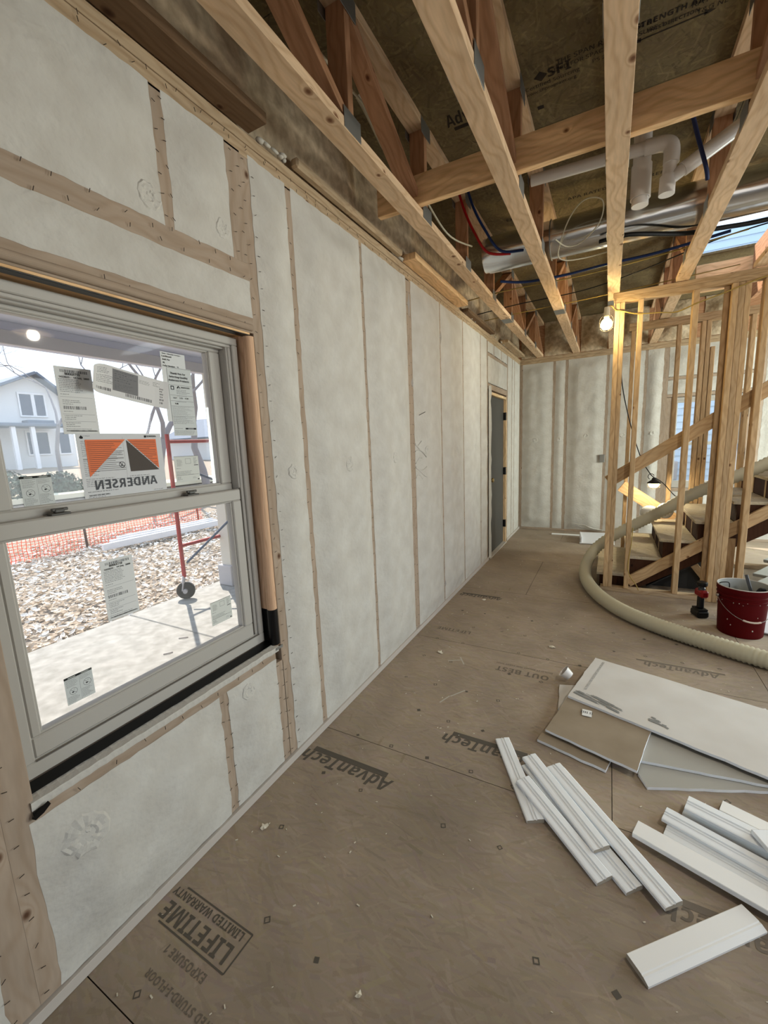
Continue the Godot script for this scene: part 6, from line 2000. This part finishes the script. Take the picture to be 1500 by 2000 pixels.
func build_scaffold() -> void:
	var t = thing("scaffold", "red steel scaffold frame on a caster wheel standing on the porch slab", "scaffold", Vector3(-2.95, -0.2, -2.92))
	var H = 1.86
	for z in [0.0, -1.3]:
		var s = begin()
		tube(s, PackedVector3Array([Vector3(0, 0.26, z), Vector3(0, H, z)]), 0.022, 10)
		obj("upright", s, M.scaffold_red, t)
	for y in [0.62, 1.78]:
		var s = begin()
		tube(s, PackedVector3Array([Vector3(0, y, 0), Vector3(0, y, -1.3)]), 0.019, 10)
		obj("rung", s, M.scaffold_red, t)
	var s2 = begin()
	tube(s2, PackedVector3Array([Vector3(0.03, 0.42, -0.03), Vector3(0.55, 1.45, -1.2)]), 0.014, 8)
	obj("brace", s2, M.brace_blue, t)
	s2 = begin()
	tube(s2, PackedVector3Array([Vector3(0.02, 1.52, -0.05), Vector3(0.35, 0.95, -1.2)]), 0.014, 8)
	obj("brace", s2, M.brace_blue, t)
	for z in [0.0, -1.3]:
		var s = begin()
		lathe(s, [Vector2(0.020, -0.022), Vector2(0.085, -0.022), Vector2(0.100, -0.014), Vector2(0.100, 0.014), Vector2(0.085, 0.022), Vector2(0.020, 0.022)], Transform3D(Basis(Vector3(0, 1, 0), Vector3(0.7, 0, 0.7), Vector3(0.7, 0, -0.7)), Vector3(0, 0.101, z)), 24)
		obj("wheel", s, M.tool_black, t)
		s = begin()
		tube(s, PackedVector3Array([Vector3(-0.02, 0.10, z + 0.03), Vector3(0.0, 0.24, z + 0.01), Vector3(0, 0.30, z)]), 0.018, 8)
		tube(s, PackedVector3Array([Vector3(-0.045, 0.101, z - 0.045), Vector3(0.045, 0.101, z + 0.045)]), 0.024, 10)
		obj("fork", s, M.pipe_grey, t)

func build_fence() -> void:
	var t = thing("safety_fence", "sagging orange plastic safety fence strung on thin posts across the yard", "fence", Vector3(-7.5, -0.3, -4.2))
	var O = -Vector3(-7.5, -0.3, -4.2)
	for sec in [[4.0, -4.1, 0.0], [-4.15, -6.7, 0.25]]:
		var s = begin()
		var z0: float = sec[0]
		var z1: float = sec[1]
		var nz = int((z0 - z1) / 0.06)
		var ny = 16
		var P = []
		for i in nz + 1:
			var col = []
			for k in ny + 1:
				var z = lerpf(z0, z1, float(i) / nz)
				var v = float(k) / ny
				var sag = 0.05 * sin(z * 2.2) * v + 0.04 * noise.get_noise_2d(z * 1.5, v * 2.0 + sec[2])
				var lean = sec[2] * (z0 - z) / 4.0 * (1.0 - v) + sec[2] * 0.5 * sin(z * 5.0) * 0.2
				col.append(O + Vector3(-7.5 + 0.06 * noise.get_noise_2d(z * 2.0, v * 3.0) + lean, -0.30 + v * 0.84 + sag, z))
			P.append(col)
		for i in nz:
			for k in ny:
				# a cell is four thin straps of the plastic net
				var w = 0.16
				var a: Vector3 = P[i][k]
				var b: Vector3 = P[i + 1][k]
				var c: Vector3 = P[i + 1][k + 1]
				var d: Vector3 = P[i][k + 1]
				face(s, a, b, b.lerp(c, w), a.lerp(d, w), Vector3(1, 0, 0))
				face(s, a, a.lerp(b, w), d.lerp(c, w), d, Vector3(1, 0, 0))
		obj("plastic_net", s, M.fence_orange, t)
	for z in [2.0, -1.2, -4.15, -6.65]:
		var s = begin()
		board(s, O + Vector3(-7.52, -0.38, z), O + Vector3(-7.50, 0.58, z + 0.03), Vector3(0, 0, 1), 0.035, 0.035, 0.004)
		obj("fence_post", s, M.fence_post_dark, t)
	var tm = thing("white_timber", "white painted timbers lying on the leaves along the orange fence", "timber", Vector3(-6.7, -0.22, -5.3))
	for i in 3:
		var s = begin()
		board(s, Vector3(-0.12 * i, 0.05 + 0.02 * i, 1.3 - 0.2 * i), Vector3(0.1 - 0.12 * i, 0.05 + 0.02 * i, -1.2), Vector3(0, 1, 0), 0.12, 0.07, 0.006)
		obj("timber", s, M.white_board, tm)

func build_houses() -> void:
	var t = thing("house", "white gabled house with bluish windows across the yard", "house", Vector3(-26, 0.5, -11.5))
	var O = -Vector3(-26, 0.5, -11.5)
	var poly = PackedVector2Array([Vector2(7.2, 0.4), Vector2(13.1, 0.4), Vector2(13.1, 4.45), Vector2(11.5, 5.8), Vector2(7.2, 3.7)])
	var s = begin()
	# local x runs towards -z, y is up, the prism runs back along -x
	prism(s, poly, Transform3D(Basis(Vector3(0, 0, -1), Vector3(0, 1, 0), Vector3(-1, 0, 0)), O + Vector3(-26, 0, 0)), 9.0)
	obj("wall", s, M.house_white, t)
	for q in [[Vector3(-25.7, 5.92, -11.5), Vector3(-25.7, 3.55, -6.7)], [Vector3(-25.7, 5.92, -11.5), Vector3(-25.7, 4.25, -13.5)]]:
		s = begin()
		var m = (q[0] + q[1]) * 0.5
		var y = (q[1] - q[0]).normalized()
		cbox(s, Vector3(9.6, (q[1] - q[0]).length(), 0.14), Transform3D(Basis(Vector3(1, 0, 0), y, Vector3(1, 0, 0).cross(y)), O + m + Vector3(-4.5, 0, 0)), 0.02)
		obj("roof", s, M.house_roof, t)
	for q in [[10.80, 11.30, 3.73, 4.82], [11.46, 11.88, 3.73, 4.82], [10.86, 11.78, 1.70, 2.84], [12.3, 12.8, 1.7, 2.84]]:
		var f = begin()
		var x = -25.94
		ring_x(f, x - 0.06, x + 0.02, Vector2(-q[1] - 0.08, -q[0] + 0.08), Vector2(q[2] - 0.08, q[3] + 0.10), Vector2(-q[1], -q[0]), Vector2(q[2], q[3]), 0.01)
		var fo = obj("window", f, M.white_board, t)
		fo.position = O
		one_box("pane", Vector3(x - 0.05, q[2], -q[1]), Vector3(x - 0.02, q[3], -q[0]), M.house_glass, fo, 1, 0.0)
	s = begin()
	bx(s, Vector3(-25.9, 3.05, -12.1), Vector3(-24.2, 3.22, -7.2), 2, 0.03)
	var ro = obj("porch_roof", s, M.house_roof, t)
	ro.position = O
	for z in [-8.6, -9.7, -10.5]:
		s = begin()
		bx(s, Vector3(-24.5, 0.4, z - 0.09), Vector3(-24.3, 3.05, z + 0.09), 1, 0.01)
		var po = obj("porch_column", s, M.white_board, t)
		po.position = O
	s = begin()
	bx(s, Vector3(-25.9, 3.22, -11.9), Vector3(-25.2, 3.45, -10.7), 2, 0.03)
	var aw = obj("awning", s, M.house_roof, t)
	aw.position = O
	# second house, farther right, mostly hidden by papers
	t = thing("house", "pale far house glimpsed right of the orange sign, with a dark window", "house", Vector3(-20, 0.5, -22))
	s = begin()
	prism(s, PackedVector2Array([Vector2(-2.5, 0), Vector2(3.5, 0), Vector2(3.5, 2.0), Vector2(0.5, 3.3), Vector2(-2.5, 2.0)]), Transform3D(Basis(Vector3(0, 0, -1), Vector3(0, 1, 0), Vector3(-1, 0, 0)), Vector3.ZERO), 7.0)
	obj("wall", s, M.house_white, t)
	for sd in [-1.0, 1.0]:
		s = begin()
		board(s, Vector3(-3.5, 3.38, -0.5), Vector3(-3.5, 1.85, -0.5 + sd * 3.4), Vector3(1, 0, 0), 7.6, 0.12, 0.02)
		obj("roof", s, M.house_roof, t)
	for z in [-1.6, 0.7]:
		s = begin()
		bx(s, Vector3(0.0, 0.7, z - 0.45), Vector3(0.04, 1.9, z + 0.45), 1, 0.01)
		obj("window", s, M.house_glass, t)
	# lap-sided blue building outside the far window
	t = thing("house", "blue lap-sided building close outside the far window behind the stair", "house", Vector3(2.5, -0.34, -9.6))
	one_box("wall", Vector3(-3.5, 0.0, -1.6), Vector3(5.0, 5.2, -0.02), M.siding_blue, t, 1)
	for i in 40:
		var y = 0.1 + i * 0.125
		s = begin()
		prism(s, PackedVector2Array([Vector2(0, 0), Vector2(0.028, 0), Vector2(0.010, 0.128), Vector2(0, 0.128)]), Transform3D(Basis(Vector3(0, 0, 1), Vector3(0, 1, 0), Vector3(-1, 0, 0)), Vector3(5.0, y, -0.02)), 8.5)
		obj("siding_board", s, M.siding_blue, t)
	one_box("corner_trim", Vector3(-0.55, 0.0, -0.01), Vector3(-0.42, 5.2, 0.035), M.white_board, t, 1)
	one_box("meter_box", Vector3(-0.30, 0.90, 0.0), Vector3(-0.10, 1.25, 0.12), M.pipe_grey, t, 1, 0.01)

func branch(s: SurfaceTool, a: Vector3, d: Vector3, ln: float, r: float, depth: int, g: RandomNumberGenerator) -> void:
	var pts = [a]
	var p = a
	var q = d
	for i in 3:
		q = (q + Vector3(g.randfn(0, 0.13), g.randfn(0.03, 0.08), g.randfn(0, 0.13))).normalized()
		p += q * ln / 3.0
		pts.append(p)
	var rad = PackedFloat32Array([r, r * 0.88, r * 0.76, r * 0.64])
	tube(s, PackedVector3Array(pts), r, 7 if depth > 3 else 4, rad, false)
	if depth <= 0:
		return
	var n = 2 if depth > 3 else 3
	for i in n:
		var side = Vector3(g.randfn(0, 1), g.randfn(0.15, 0.5), g.randfn(0, 1)).normalized()
		var nd = (q * 0.95 + side * g.randf_range(0.45, 0.85)).normalized()
		var from: Vector3 = pts[3] if i < 2 else pts[2]
		branch(s, from, nd, ln * g.randf_range(0.62, 0.84), r * (0.64 if i == 0 else 0.5), depth - 1, g)

func build_trees() -> void:
	var specs = [[Vector3(-13.0, 0.1, -9.3), 2.2, 0.17, 31, "bare forked tree seen above the orange sign"], [Vector3(-13.5, 0.1, -11.8), 2.8, 0.17, 8, "bare straight-trunked tree seen between the papers at the upper pane's right"], [Vector3(-16.0, 0.3, -7.6), 2.6, 0.085, 15, "bare thin tree in front of the white house's gable"], [Vector3(-10.6, 0.0, -7.5), 1.9, 0.06, 44, "slender bare tree nearest the window, its twigs showing over the papers"]]
	for q in specs:
		var t = thing("bare_tree", q[4], "tree", q[0])
		var g := RandomNumberGenerator.new()
		g.seed = q[3]
		var s = begin()
		branch(s, Vector3(0, -0.3, 0), Vector3(0.02, 1, 0.05).normalized(), q[1], q[2], 6, g)
		obj("trunk_and_branches", s, M.bark, t)
	# leafy shrubs in front of the house
	for q in [[Vector3(-15.0, 0.25, -5.6), 1.0, 4, "dark rounded shrub in front of the white house, at the window's left"], [Vector3(-15.6, 0.25, -7.4), 0.8, 6, "lower dark shrub beside the first, towards the orange sign"]]:
		var t = thing("shrub", q[3], "shrub", q[0])
		var g := RandomNumberGenerator.new()
		g.seed = q[2]
		var s = begin()
		for i in 1500:
			var d = Vector3(g.randfn(0, 1), absf(g.randfn(0, 1)), g.randfn(0, 1)).normalized()
			var c = Vector3(d.x, d.y * 0.9, d.z) * q[1] * g.randf_range(0.6, 1.05)
			var u = Vector3(g.randfn(0, 1), g.randfn(0, 1), g.randfn(0, 1)).normalized() * 0.06
			var v = d.cross(u).normalized() * 0.045
			face(s, c - u, c - v, c + u, c + v, d)
		obj("foliage", s, M.shrub_leaf, t, true)
		s = begin()
		tube(s, PackedVector3Array([Vector3(0, -0.3, 0), Vector3(0.05, 0.6, 0)]), 0.04, 6)
		obj("stem", s, M.bark, t)
